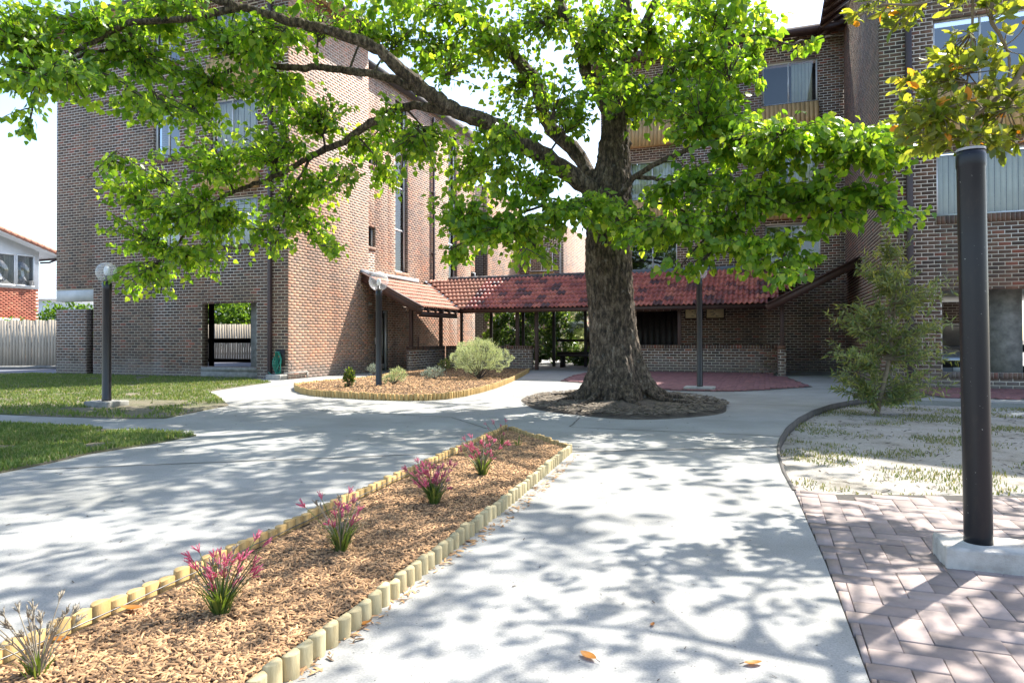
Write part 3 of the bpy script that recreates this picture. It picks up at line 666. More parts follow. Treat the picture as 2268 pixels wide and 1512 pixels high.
# undercroft: ceiling slab, floor sill, concrete column, posts and rails at the back
mb = MB(); mb.box((xL+.01, yF+.235, 2.63), (xS-.235, 19.0, 2.85)); mb.build('ceiling_slab', M['white_conc'], lb)
wbox('opening_sill', M['cement_dirty'], lb, 'x', yF, -1, (op[0]-.01, op[1]+.01), (.19, .297), (.035, -.25)); wbox('plinth_render', M['cement_dirty'], lb, 'x', yF, -1, (op[0]-.02, op[1]+.02), (-.03, .187), (.022, -.1))
mb = MB(); mb.box((-13.85, yF+.6, -.02), (-13.2, yF+1.1, 2.62)); mb.build('concrete_column', M['cement_dirty'], lb)
for x in (hit(462, 740, 1, 18.6)[0], -18.6): mb = MB(); mb.box((x, 18.6, 0), (x+.13, 18.73, 2.62)); mb.build('rear_post', M['dtimber'], lb)
for z, dz in ((.95, .16), (.28, .12)): mb = MB(); mb.box((-19.2, 18.74, z), (-13.2, 18.80, z+dz)); mb.build('rear_rail', M['dtimber'], lb)
mb = MB(); mb.box((-12.36, 19.05, -.02), (-12.31, 19.2, 2.6)); mb.box((xS-4.0, 19.02, -.02), (xS-.31, 19.04, 2.6)); mb.build('rear_return_wall', M['core'], lb)
roof_hip(lb, 'roof', xL, xS, yF, 19.04, HT+.0, 1.6, .5, soffit=M['panel'])
mb = MB(); mb.box((x2-8, 19.05, 10.003), (x2+.25, 28.5, 10.2)); mb.build('parapet_cap', M['roofgrey'], lb)
mb = MB(); mb.box((x2-8, 28.07, 0), (x2-.24, 28.29, 9.99)); mb.box((xL+.01, 19.06, 2.9), (xL+.2, 28.0, 9.99)); mb.build('rear_wall', M['core'], lb)
# porch door
d_ = wbox('door', M['dtimber'], lb, 'y', x2, 1, (dr[0]+.06, dr[1]-.06), (-.02, 1.98), (-.10, -.15))
for u in ((dr[0], dr[0]+.055), (dr[1]-.055, dr[1])): wbox('door_frame', M['alu'], d_, 'y', x2, 1, u, (-.02, 2.04), (-.05, -.16))
wbox('door_pane', M['glass2'], d_, 'y', x2, 1, (dr[0]+.2, dr[1]-.2), (.5, 1.8), (-.085, -.099)); wbox('door_handle', M['alu'], d_, 'y', x2, 1, (dr[0]+.10, dr[0]+.13), (.9, 1.12), (-.04, -.1))
wbox('kick_plate', M['alu'], d_, 'y', x2, 1, (dr[0]+.1, dr[1]-.1), (.05, .22), (-.09, -.0995))
sg = tag(wbox('number_sign', M['sign'], None, 'y', x2, 1, (19.45, 19.75), (1.72, 1.9), (.012, .03)), 'small pale wall plate beside the porch door', 'sign')
for i, x in enumerate((19.5, 19.59, 19.68)): wbox('sign_mark', M['pipe'], sg, 'y', x2, 1, (x-.02, x+.02), (1.76, 1.86), (.0305, .033))
lt = tag(wbox('wall_light', M['opal'], None, 'y', x2, 1, (19.1, 19.62), (2.2, 2.27), (.012, .09), .02), 'white tube wall light under the porch roof', 'light')
wbox('light_bracket', M['alu'], lt, 'y', x2, 1, (19.2, 19.5), (2.272, 2.30), (.012, .07))

# far block behind, lit side wall and shaded front with a small window
fb = empty('rear_apartment_block', (-11, 33, 0), 'sunlit far brick block rising behind the covered walkway', 'building')
yB = 33.6; xB = -9.74
BF = Bricks(fb, M['brick'], 60)
BF.wall('side_wall', 'y', x2+.25, 1, 29.2, yB, 1.5, 8.2, mat=M['brick_sunlit']); BF.wall('front_wall', 'x', yB, -1, x2+.25, xB, 1.5, 6.9, mat=M['brick']); BF.wall('end_wall', 'y', xB, 1, yB, 41, 1.5, 6.9, mat=M['brick_sunlit']); BF.finish()
MB().box((x2-6, 29.21, 0), (x2+.015, yB, 8.19)).build('body', M['core'], fb); MB().box((x2-6, yB+.24, 0), (xB-.24, 41, 6.89)).build('body', M['core'], fb)
for dz in (0,):
    wu, wv = rect('x', yB, (1175, 566), (1226, 600)); wv = (wv[0]+dz, wv[1]+dz+.3)
    window(fb, 'x', yB-.15, -1, wu, wv, (.5,), depth=.02, blinds='half'); panel(fb, 'x', yB, -1, (wu[0]-.03, wu[1]+.03), (wv[0]-.8, wv[0]-.02), .12)
MB().box((xB-.2, yB-.1, 0), (xB-.12, yB-.002, 6.8)).build('downpipe', M['cement'], fb)

# ================================================================== MIDDLE BLOCK behind the walkway
mbk = empty('middle_apartment_block', (-1, yM, 0), 'shaded dark brick block with white windows above the red tiled walkway', 'building')
B = Bricks(mbk, M['brick'], 220)
m1 = rect('x', yM, (1688, 143), (1811, 222)); m2 = rect('x', yM, (1695, 500), (1818, 580)); m3 = rect('x', yM, (1395, 520), (1500, 597))
m1b = (m1[0], (m1[1][0]-2.8, m1[1][1]-2.85)); m3b = (m3[0], (m1b[1][0], m1b[1][1])); m3c = (m3[0], m1[1])
wins = [m1, m2, m3, m1b, m3b, m3c]
B.wall('front_wall', 'x', yM, -1, -5.55, xR+.2, -.05, HT, [(*u, *v) for u, v in wins] + [(-4.30, -2.85, .0, 2.02)])
B.wall('side_wall', 'y', -5.55, -1, yM+.24, yM+6, -.05, HT)
B.finish()
for i, (u, v) in enumerate(wins):
    window(mbk, 'x', yM, -1, u, v, (.48,), blinds='half' if i in (0, 3) else 'slats' if i in (4,) else None, glass=M['glass']); sill(mbk, 'x', yM, -1, u, v[0]-.003, h=.09)
for u, v in (m1, m1b, m3b, m3c): panel(mbk, 'x', yM-.012, -1, (u[0]-.03, u[1]+.03), (v[0]-.98, v[0]-.03), .22)
dp = wbox('timber_door_wall', M['dtimber'], mbk, 'x', yM, -1, (-4.30, -2.85), (.0, 2.02), (-.03, -.08))
for i in range(7): wbox('door_board', M['dtimber'], dp, 'x', yM, -1, (-4.29+i*.206, -4.29+i*.206+.19), (.02, 2.0), (-.015, -.0299))
roof_hip(mbk, 'roof', -5.55, xR+.2, yM, yM+8, HT, 2.0, .6)
mb = MB(); mb.box((-5.3, yM+6, 0), (xR, yM+6.2, HT-.01)); mb.build('rear_wall', M['core'], mbk)
def notice(u, label):
    o = empty('notice_board', (sum(u)/2, yM-.03, 1.9), label, 'notice board', 'framed notices on the walkway wall')
    fr = wbox('notice_sheet', M['notice'], o, 'x', yM, -1, u, (1.76, 2.10), (.014, .028)); mb = MB(); a, b = u
    for uu, vv in (((a-.03, a), (1.73, 2.13)), ((b, b+.03), (1.73, 2.13)), ((a, b), (1.73, 1.76)), ((a, b), (2.10, 2.13))): prism_box(mb, 'x', yM, -1, *uu, *vv, .012, .045)
    mb.build('frame', M['dtimber'], o)
    mb = MB()
    for i in range(9):
        x = a+.08+random.random()*(b-a-.2); z = 1.8+random.random()*.25; prism_box(mb, 'x', yM, -1, x, x+.05+.07*random.random(), z, z+.02, .0285, .030)
    mb.build('printing', M['seed'], o)
notice((-2.62, -2.06), 'framed cream notice on the dark wall, half hidden by a walkway post'); notice((-1.92, -1.36), 'framed cream notice on the dark wall, clear of the posts')

# ================================================================== RIGHT BLOCK
rb = empty('right_apartment_block', (xR, yR, 0), 'shaded brown brick block with parked car in its open ground floor', 'building')
B = Bricks(rb, M['brick'])
W1 = ((3.38, 6.3), (6.45, 7.92)); W2 = ((3.42, 6.3), (3.68, 5.07)); ro = (3.50, 7.2, .35, 2.10); xE = 8.6
B.wall('front_wall', 'x', yR, -1, xR, xE, -.05, HT, [(*W1[0], *W1[1]), (*W2[0], *W2[1]), ro])
B.wall('side_wall', 'y', xR, -1, yR, yM-.001, -.05, HT)
B.wall('door_return_wall', 'y', xE, 1, yR, yM, -.05, HT, mat=M['brick_sunlit'])
B.finish()
window(rb, 'x', yR, -1, *W1, (.30, .62), blinds=None, glass=M['glass2']); window(rb, 'x', yR, -1, *W2, (.2, .6)); sill(rb, 'x', yR, -1, (3.40, 6.32), W2[1][0]-.003, h=.17); sill(rb, 'x', yR, -1, (ro[0]-.02, ro[1]), ro[2]-.003, h=.12)
panel(rb, 'x', yR-.012, -1, (3.42, 6.3), (5.30, 6.40), .28)
downpipe(rb, 'x', yR, -1, 2.90, .02, HT-.2, .06)
mb = MB(); mb.box((xR+.24, yR+.24, 2.14), (xE-.24, yM, 2.4)); mb.build('ceiling_slab', M['white_conc'], rb)
mb = MB(); mb.box((4.55, yR+.75, -.02), (5.15, yR+1.2, 2.13)); mb.build('concrete_column', M['cement_dirty'], rb)
mb = MB(); mb.box((5.0, yR+1.25, .75), (7.5, yR+1.32, .92)); mb.box((5.0, yR+1.25, .3), (7.5, yR+1.32, .45)); mb.box((5.0, yR+1.25, 0), (5.14, yR+1.32, .92)); mb.build('dark_rail', M['dtimber'], rb)
mb = MB(); mb.box((xR+.25, yM-.3, 0), (3.2, yM-.1, 2.13)); mb.box((4.9, yM-.3, 0), (5.6, yM-.1, 2.13)); mb.box((3.2, yM-.3, 1.75), (4.9, yM-.1, 2.13)); mb.build('rear_wall', M['core'], rb)
mz = lambda x: HT+(x-xR)*.65  # invented steep rise, out of view, so the roof shades the sandy ground
a = [(xR-.75, yR-.75, mz(xR-.75)+.3), (xE+.5, yR-.75, mz(xE+.5)+.3), (xE+.5, yM+.5, mz(xE+.5)+.3), (xR-.75, yM+.5, mz(xR-.75)+.3)]
rr = MB().add(a+[(x, y, z+.14) for x, y, z in a], [(3, 2, 1, 0), (4, 5, 6, 7), (0, 1, 5, 4), (1, 2, 6, 5), (2, 3, 7, 6), (3, 0, 4, 7)]).build('roof', M['timber'], rb)
a = [(xR+.02, yR+.02, HT-.01), (xE-.02, yR+.02, HT-.01), (xE-.02, yR+.02, mz(xE)+.25), (xR+.02, yR+.02, HT+.25)]
MB().add(a+[(x, yR+.22, z) for x, y, z in a], [(0, 1, 2, 3), (7, 6, 5, 4), (1, 5, 6, 2), (0, 3, 7, 4)]).build('shade_gable_wall', M['core'], rb)  # added wall out of view, filling up to the shade-casting roof
for i in range(13):
    y = yR-.4+i*.6; mb = MB(); mb.beam((xR-.72, y, mz(xR-.72)+.24), (xR-.02, y, mz(xR)+.24), .06, .10); mb.build('rafter', M['timber'], rr)
# ================================================================== COVERED WALKWAY
wk = empty('covered_walkway', (-6, 22, 0), 'covered walkway with red terracotta tiled roof on brown timber posts', 'walkway')
def low_wall(name, kind, fixed, s, ua, ub, top, label, ends=()):
    t = empty(name, bpos(kind, fixed, s, (ua+ub)/2, 0, 0), label, 'low wall', 'low brick walls along the walkway'); b = Bricks(t, M['brick'], 160)
    b.wall('wall', kind, fixed, s, ua, ub, -.05, top-.115, thick=.20)
    for (kd, fx, sg, a, e) in ends: b.wall('wall_end', kd, fx, sg, a, e, -.05, top-.115, thick=.02)
    b.finish()
    n = int(round(abs(ub-ua)/.083)); st = (ub-ua)/n; me = None
    for i in range(n):
        p = bpos(kind, fixed, s, ua+i*st+.005, top-.108, .008); q = bpos(kind, fixed, s, ua+(i+1)*st-.005, top, -.208); MB().box(p, q).build('coping_brick', M['brick'], t)
    mb = MB(); prism_box(mb, kind, fixed, s, ua+.03, ub-.03, top-.114, top-.006, .002, -.202); mb.build('coping_mortar', M['mortar'], t); return t
low_wall('low_brick_wall', 'x', yW, -1, -5.4, .28, .86, 'long low brick wall behind the big tree and patio')
low_wall('low_brick_wall', 'y', .28, -1, 20.75, 21.99, .86, 'short low brick wall stub with timber post at patio edge', [('x', 20.75, -1, .281, .49), ('y', .49, 1, 20.77, 21.9)])
low_wall('low_brick_wall', 'x', 22.1, -1, -10.8, -7.55, .83, 'low brick wall behind the rounded pale shrub', [('y', -7.549, 1, 22.1, 22.3)])
low_wall('low_brick_wall', 'y', -10.82, 1, 19.65, 22.08, .83, 'low brick wall running out from the porch, half in sun', [('x', 19.649, -1, -11.02, -10.82)])
# roof planes
EY, EZ, RY, RZ = 21.35, 2.08, 23.60, 3.32
sl_ = (RZ-EZ)/(RY-EY)
PX_E, PZ_E, PZ_W = xS+2.15, 2.03, 3.12          # porch roof eave x, eave z, z at the wall
psl = (PZ_W-PZ_E)/2.15
TW, TL = .305, .317
def tile_shape(mat):
    n = 13; vs = []; fs = []
    for j, y in enumerate((0.0, TL+.04)):
        for i in range(n):
            x = i/(n-1)*TW; ph = (x/TW*2) % 1.0; z = .044*math.sin(math.pi*ph/.62)**1.2 if ph < .62 else .010*math.sin(math.pi*(ph-.62)/.38)*-1
            if i == n-1: z = 0
            vs.append((x, y, z+(.036 if j == 0 else .004)))
    for i in range(n): x, y, z = vs[i]; vs.append((x, y+.004, z-.022))
    for i in range(n-1): fs.append((i, i+1, n+i+1, n+i)); fs.append((2*n+i, 2*n+i+1, i+1, i))
    return np.array(vs), fs
def tiled(parent, name, origin, ex, ey, cols, rows, keep, mat, limit=300):
    """tiles laid from the eave up: ex along the eave, ey up the slope"""
    ex = np.array(ex, float); ey = np.array(ey, float); ex /= np.linalg.norm(ex); ey /= np.linalg.norm(ey); ez = np.cross(ex, ey)
    V0, F0 = tile_shape(mat); me = me_np('tile', V0, F0, mat, smooth=False); me2 = {}
    host = parent; c = 0; vv = []; ff = []
    for r in range(rows):
        for k in range(cols):
            o_ = np.array(origin)+ex*TW*k+ey*TL*r; ctr = o_+ex*TW/2+ey*TL/2
            if not keep(ctr): continue
            j = random.uniform(-.004, .004); Mx = Matrix([[ex[i], ey[i], ez[i], o_[i]+ez[i]*j] for i in range(3)]+[[0, 0, 0, 1]])
            if c < limit:
                o = bpy.data.objects.new('tile', me); COL.objects.link(o); adopt(o, host); o.matrix_basis = Mx; c += 1
            else:
                q = np.array(Mx); n0 = len(V0)*len(vv); vv.append(V0@q[:3, :3].T+q[:3, 3]); ff += [tuple(n0+a for a in f) for f in F0]
    if vv: o = bpy.data.objects.new('tiles_remaining', me_np('tiles', np.vstack(vv), ff, mat)); link(o, host); o['kind'] = 'stuff'
XEND = -.02
def vx(y): return PX_E - (EZ+(y-EY)*sl_-PZ_E)/psl      # valley line against the porch slope
# main slope (underlay board then tiles)
under = MB(); th = .05
a = [(PX_E, EY+.06, EZ-.02), (.2, EY+.06, EZ-.02), (.2, RY, RZ-.03), (vx(RY), RY, RZ-.03)]
under.add(a+[(x, y, z-th) for x, y, z in a], [(0, 1, 2, 3), (7, 6, 5, 4), (0, 4, 5, 1), (1, 5, 6, 2), (2, 6, 7, 3), (3, 7, 4, 0)]); main = under.build('roof', M['dtimber'], wk)
col0 = PX_E-2.2
split = -9.75
tiled(main, 'tile', (split, EY, EZ), (1, 0, 0), (0, 1, sl_), int((XEND-split)/TW)+6, 8, lambda c: c[0] < XEND+(c[1]-EY)*.62, M['tile'])
tiled(main, 'tile', (split-TW*9, EY, EZ), (1, 0, 0), (0, 1, sl_), 9, 8, lambda c: c[0] > vx(c[1])+.02, M['tile_pale'])
# rear slope of the free-standing part
a = [(-11.9, RY+.003, RZ-.03), (-5.6, RY+.003, RZ-.03), (-5.6, 25.5, 2.25), (-11.9, 25.5, 2.25)]
MB().add(a+[(x, y, z-th) for x, y, z in a], [(0, 1, 2, 3), (7, 6, 5, 4), (0, 4, 5, 1), (1, 5, 6, 2), (2, 6, 7, 3), (3, 7, 4, 0)]).build('rear_roof_slope', M['tile'], wk)
for i in range(15):
    x = -11.4+i*.40; mb = MB(); mb.tube([(x, RY, RZ+.02), (x+.42, RY, RZ+.028)], .075, 10); mb.build('ridge_tile', M['ridge'], main)
wbox('flashing', M['lead'], main, 'x', yM, -1, (-5.55, 1.2), (RZ+.02, RZ+.17), (.02, .035))
mb = MB(); b_ = [(-5.5, RY, RZ+.02), (1.2, RY, RZ+.02), (1.2, yM-.03, RZ+.05), (-5.5, yM-.03, RZ+.05)]; mb.add(b_+[(x, y, z-.04) for x, y, z in b_], [(0, 1, 2, 3), (7, 6, 5, 4), (0, 4, 5, 1)]); mb.build('flashing_apron', M['lead'], main)
# porch slope against the left block
PY0 = 18.65
a = [(xS+.01, PY0, PZ_W-.03), (PX_E-.04, PY0, PZ_E-.02), (PX_E-.04, EY+.3, PZ_E-.02), (xS+.01, RY, PZ_W-.03)]
prf = MB().add(a+[(x, y, z-th) for x, y, z in a], [(0, 1, 2, 3), (7, 6, 5, 4), (0, 4, 5, 1), (1, 5, 6, 2), (2, 6, 7, 3), (3, 7, 4, 0)]).build('porch_roof', M['dtimber'], wk)
tiled(prf, 'tile', (PX_E, PY0, PZ_E), (0, 1, 0), (-1, 0, psl), 17, 8, lambda c: c[0] > xS+.05 and c[0] < vx(c[1])+1.0*0+(9 if c[1] < EY else 0) and (c[1] < EY or c[0] < vx(c[1])), M['tile_pale'])
mb = MB(); mb.beam((xS+.02, PY0-.03, PZ_W-.10), (PX_E+.02, PY0-.03, PZ_E-.12), .05, .22); mb.build('barge_board', M['timber'], prf)
mb = MB(); mb.beam((xS+.02, PY0-.02, PZ_W+.05), (PX_E+.02, PY0-.02, PZ_E+.035), .16, .05); mb.build('barge_capping', M['timber'], prf)
wbox('flashing', M['lead'], prf, 'y', xS, 1, (PY0-.1, 19.03), (PZ_W+.02, PZ_W+.16), (.012, .03)); wbox('flashing', M['white_conc'], prf, 'y', x2, 1, (19.06, 22.4), (PZ_W+.02, PZ_W+.15), (.012, .33))
mb = MB(); mb.box((PX_E-.16, PY0+.1, PZ_E-.26), (PX_E-.08, EY, PZ_E-.10)); mb.build('eave_beam', M['timber'], prf)
for i in range(5): mb = MB(); y = PY0+.5+i*.5; mb.beam((PX_E-.9, y, PZ_E+.38), (PX_E+.0, y, PZ_E-.08), .045, .09); mb.build('rafter', M['timber'], prf)
# valley gutter line
mb = MB(); mb.beam((PX_E+.02, EY, EZ+.02), (vx(RY), RY, RZ+.02), .12, .015); mb.build('valley_gutter', M['lead'], wk)
# eave beam, fascia, rafter ends
mb = MB(); mb.box((PX_E, EY+.03, EZ-.13), (.05, EY+.07, EZ+.0)); mb.build('fascia', M['timber'], main)
mb = MB(); mb.box((PX_E, EY+.55, EZ-.08), (.2, EY+.67, EZ+.10)); mb.build('eave_beam', M['timber'], main)
for i in range(17): mb = MB(); x = PX_E+.4+i*.58; mb.beam((x, EY+.05, EZ-.07), (x, RY, RZ-.12), .045, .09); mb.build('rafter', M['timber'], main)
# right-hand porch against the right block: dark underside, barge board
QY = 20.25; QX = .05
a = [(xR-.01, QY, 3.16), (QX, QY, 1.98), (QX, EY+.05, 1.98), (xR-.01, RY, 3.16)]
q_ = MB().add(a+[(x, y, z-.05) for x, y, z in a], [(3, 2, 1, 0), (4, 5, 6, 7), (1, 5, 4, 0), (2, 6, 5, 1), (3, 7, 6, 2), (0, 4, 7, 3)]).build('end_porch_roof', M['dtimber'], wk)
mb = MB(); mb.beam((QX-.06, QY-.03, 1.90), (xR-.02, QY-.03, 3.10), .05, .20); mb.build('barge_board', M['timber'], q_)
mb = MB(); mb.beam((QX-.06, QY-.02, 2.03), (xR-.02, QY-.02, 3.23), .14, .04); mb.build('barge_capping', M['timber'], q_)
# posts
def post(x, y, z0, z1, w=.11, mat='timber'):
    mb = MB(); mb.box((x-w/2, y-w/2, z0), (x+w/2, y+w/2, z1)); return mb.build('post', M[mat], wk, bevel=.006)
for x, y, z in ((-10.92, 19.78, .83), (-10.92, 21.95, .83), (-8.10, 22.2, .83), (.40, 20.9, .86), (-2.60, 22.1, .86), (-5.3, 22.1, .86), (-7.4, 22.2, .0)): post(x, y, z, 2.05 if y < 21 else EZ+.2)
for x in (-11.6, -10.3, -8.95, -7.7, -6.45): post(x, 25.2, 0, 2.4, .10, 'dtimber')
for z, dz in ((.95, .09), (.42, .14)): mb = MB(); mb.box((-7.6, 25.25, z), (-4.6, 25.30, z+dz)); mb.build('rear_rail', M['dtimber'], wk)
post(-10.75, 19.95, .83, 1.15, .05)
# bench-like dark planter edge behind the walkway
pb = empty('timber_bench', (-6.2, 24.9, 0), 'dark timber bench seat at the back of the walkway', 'bench')
for i in range(3): mb = MB(); mb.box((-7.4, 24.5+i*.14, .40), (-4.9, 24.62+i*.14, .45)); mb.build('seat_slat', M['dtimber'], pb)
for x in (-7.2, -5.1): mb = MB(); mb.box((x-.05, 24.5, 0), (x+.05, 24.9, .40)); mb.build('leg', M['dtimber'], pb)

# ================================================================== LEFT BACKGROUND: fence, house
def cw(X, Z, z=0): p = rt*0; c = np.array([math.cos(TH)*X-math.sin(TH)*Z, math.sin(TH)*X+math.cos(TH)*Z, z]); return c
def fence(a, b, h, label):
    a = cw(*a); b = cw(*b); L = np.linalg.norm(b-a); d = (b-a)/L; n = np.array([d[1], -d[0], 0]); t = empty('paling_fence', (a+b)/2, label, 'fence', 'timber paling fences')
    k = int(L/.108); meshes = []
    for v in range(4):
        hh = h+random.uniform(-.025, .025); w = .05; vs = [(-w, -.009, 0), (w, -.009, 0), (w, .009, 0), (-w, .009, 0), (-w, -.009, hh), (w, -.009, hh), (w, .009, hh), (-w, .009, hh)]
        meshes.append(me_np('paling', vs, [(3, 2, 1, 0), (4, 5, 6, 7), (0, 1, 5, 4), (1, 2, 6, 5), (2, 3, 7, 6), (3, 0, 4, 7)], M['fence']))
    for i in range(k):
        p = a+d*(i+.5)*.108+n*random.uniform(0, .008); o = bpy.data.objects.new('paling', meshes[i % 4]); Mx = Matrix.Translation(p+np.array([0, 0, .12])) @ Matrix.Rotation(math.atan2(d[1], d[0])+random.uniform(-.03, .03), 4, 'Z') @ Matrix.Rotation(random.uniform(-.006, .006), 4, 'Y')
        COL.objects.link(o); adopt(o, t); o.matrix_basis = Mx
    for z in (.4, 1.0, 1.6): mb = MB(); mb.beam(a-n*.045+(0, 0, z), b-n*.045+(0, 0, z), .05, .08); mb.build('rail', M['fence'], t)
    mb = MB(); mb.beam(a+(0, 0, .06), b+(0, 0, .06), .06, .12); mb.build('plinth_board', M['cement'], t)
fence((-25.5, 24.3), (-16.3, 25.5), 1.68, 'weathered timber paling fence beside the red brick house')
fence((-17.6, 31.0), (-7.5, 33.5), 1.66, 'weathered timber paling fence seen through the open ground floor')
hc = cw(-23.6, 34.0); hd = cw(-.423, -.906)/np.linalg.norm(cw(-.423, -.906)); hn = cw(.906, -.423)/np.linalg.norm(cw(.906, -.423))
def hp(t, d, z): return hc+hd*t+hn*d+np.array([0, 0, z])
def hbox(mb, t0, t1, d0, d1, z0, z1, mi=0):
    vs = [hp(t, d, z) for z in (z0, z1) for t, d in ((t0, d0), (t1, d0), (t1, d1), (t0, d1))]
    return mb.add(vs, [(3, 2, 1, 0), (4, 5, 6, 7), (0, 1, 5, 4), (1, 2, 6, 5), (2, 3, 7, 6), (3, 0, 4, 7)], mi)
def cbox(mb, X0, X1, Z0, Z1, z0, z1, mi=0):
    vs = [cw(X, Z, z) for z in (z0, z1) for X, Z in ((X0, Z0), (X1, Z0), (X1, Z1), (X0, Z1))]
    return mb.add(vs, [(3, 2, 1, 0), (4, 5, 6, 7), (0, 1, 5, 4), (1, 2, 6, 5), (2, 3, 7, 6), (3, 0, 4, 7)], mi)
hs = empty('brick_house', hc, 'red brick and white weatherboard house with terracotta roof beyond the fence', 'house')
RB = M['red_brick']
hw = hbox(MB(), 0, 6, 0, -5, 0, 3.57).build('lower_wall', simple('pale_mortar', (.5, .36, .29), (.42, .3, .24), .9, 8), hs)
V = []; Fs = []
for r in range(41):
    for c in range(18):
        a = .005+(c+(.5 if r % 2 else 0))*.232; z0 = 3.56-r*.086; n0 = len(V)
        V += [hp(t, d, z) for d in (-.002, .010) for t, z in ((a, z0-.075), (a+.222, z0-.075), (a+.222, z0), (a, z0))]; Fs += [tuple(n0+i for i in f) for f in ((7, 6, 5, 4), (4, 5, 1, 0), (5, 6, 2, 1), (6, 7, 3, 2), (7, 4, 0, 3))]
o = bpy.data.objects.new('brickwork', me_np('brickwork', V, Fs, RB)); link(o, hw); o['kind'] = 'stuff'
rk = lambda t: 5.45+.33*t
vs = [hp(t, d, z) for d in (.02, -5) for t, z in ((-.01, 3.575), (6, 3.575), (6, rk(6)), (-.01, rk(0)))]
uw = MB().add(vs, [(0, 1, 2, 3), (7, 6, 5, 4), (1, 0, 4, 5), (2, 1, 5, 6), (3, 2, 6, 7), (0, 3, 7, 4)]).build('upper_wall', M['white'], hs)
for a, b in ((.24, 1.08), (1.11, 2.3)):
    w = MB()
    for t0, t1, z0, z1 in ((a, b, 3.66, 3.74), (a, b, 5.15, 5.22), (a, a+.06, 3.74, 5.15), (b-.06, b, 3.74, 5.15)): hbox(w, t0, t1, .025, .10, z0, z1)
    w = w.build('window', M['white'], uw); hbox(MB(), a+.06, b-.06, .075, .08, 3.74, 5.15).build('pane', M['glass'], w); hbox(MB(), a+.06, b-.06, .024, .028, 3.74, 5.15).build('room_backing', M['dark'], w); cv = MB(); k = 0; x = a+(.22 if a < 1 else .07)
    while x < b-.1: hbox(cv, x, x+.05, .035+.012*(k % 2), .045+.012*(k % 2), 3.76, 5.13); x += .055; k += 1
    cv.build('curtain', M['curtain'], w)
MB().lathe(hp(.42, .13, 3.74), [(.06, 0), (.10, .2), (.11, .22), (.09, .21), (0, .2)], 10).build('window_pot', M['cement'], hs)
w = hbox(MB(), .9, 3.2, .012, .05, 1.7, 2.1).build('window', M['alu'], hs); hbox(MB(), .95, 3.15, .052, .06, 1.75, 2.05).build('pane', M['glass2'], w)
vs = [hp(-.75, .55, rk(-.75)), hp(6, .55, rk(6)), hp(6, -5.5, rk(6)), hp(-.75, -5.5, rk(-.75))]
rf = MB().add(vs+[v+(0, 0, .13) for v in vs], [(0, 1, 2, 3), (7, 6, 5, 4), (0, 4, 5, 1), (1, 5, 6, 2), (2, 6, 7, 3), (3, 7, 4, 0)]).build('roof', M['white'], hs)
for r in range(9):
    for c in range(17):
        t = -.78+c*.3; d = .5-r*.3; mb = MB(); mb.tube([hp(t, d, rk(t)+.19), hp(t+.32, d, rk(t+.32)+.165)], [.13, .12], 7); mb.build('roof_tile', M['tile_pale'], rf)
mb = MB(); mb.beam(hp(-.8, .5, rk(-.8)), hp(-.8, -5, rk(-.8)), .12, .14); mb.build('gutter', M['pipe'], rf); mb = MB(); mb.tube([hp(-.75, .3, rk(-.8)-.05), hp(-.4, .2, rk(-.8)-.25), hp(-.02, .1, rk(-.8)-.3)], .05, 8); mb.build('downpipe', M['pipe'], rf)
gb = empty('distant_house', cw(-30, 60), 'pale grey roofed building far beyond the fence', 'house')
cbox(MB(), -44, -26, 60, 66, 0, 4.6).build('wall', M['white'], gb); v8 = [cw(-45, 59.5, 4.6), cw(-25, 59.5, 4.6), cw(-29, 63, 7.6), cw(-41, 63, 7.6), cw(-45, 66.5, 4.6), cw(-25, 66.5, 4.6)]
MB().add(v8, [(0, 1, 2, 3), (5, 4, 3, 2), (1, 5, 2), (4, 0, 3)]).build('roof', simple('pale_metal_roof', (.5, .52, .54), (.45, .47, .5), .5, 3), gb)

# ================================================================== LAMPS AND POST
def lamp(px, py, H_, rg, label, plinth, pm='cement_dirty', pole_r=.062):
    c = G(px, py); t = empty('globe_lamp_post', c, label, 'lamp post', 'black globe lamps round the paths'); a, b, h = plinth
    mb = MB(); mb.box((c[0]-a/2, c[1]-b/2, -.02), (c[0]+a/2, c[1]+b/2, h)); mb.build('plinth', M[pm], t, bevel=.012)
    mb = MB(); mb.lathe((c[0], c[1], h), [(pole_r*1.05, 0), (pole_r*1.05, .05), (pole_r, .06), (pole_r, H_-h-.14), (pole_r*1.06, H_-h-.13), (pole_r*1.06, H_-h-.02), (pole_r*.8, H_-h), (0, H_-h)], 20); mb.build('pole', M['black_pole'], t, smooth=False)
    mb = MB(); mb.lathe((c[0], c[1], H_), [(.05, 0), (.075, .012), (.075, .03), (.03, .035), (.03, .10), (0, .10)], 14); mb.build('collar', M['black_pole'], t)
    zc = H_+rg*.93; prof = []
    for i in range(25): a_ = -math.pi/2+.38+i*(math.pi-.38)/24; prof.append((rg*math.cos(a_), rg*math.sin(a_)))
    mb = MB(); mb.lathe((c[0], c[1], zc), prof, 32); mb.build('globe', M['globe'], t, smooth=True)
    mb = MB(); mb.lathe((c[0], c[1], H_+.10), [(.0, 0), (.032, .005), (.045, .05), (.045, .12), (.03, .15), (0, .155)], 14); mb.build('bulb', M['opal'], t, smooth=True)
    return t
lamp(236, 901, 2.02, .165, 'black globe lamp on a cement block in the lawn', (.52, .40, .10), pole_r=.068)
lamp(839, 859, 2.16, .215, 'black globe lamp standing in the log edged mulch bed', (.34, .30, .03), pole_r=.068)
lamp(1550, 863, 2.32, .165, 'black globe lamp on the maroon patio paving', (.62, .45, .07), 'cement', .062)
pc = hit(2167, 1199, 2, .10); pt = empty('bare_pole', (pc[0], pc[1], 0), 'thick bare black pole without a lamp, on a pale cement plinth among pavers', 'pole')
vs = [(.795, 3.775), (1.42, 3.775), (1.42, 4.05), (.787, 4.04)]
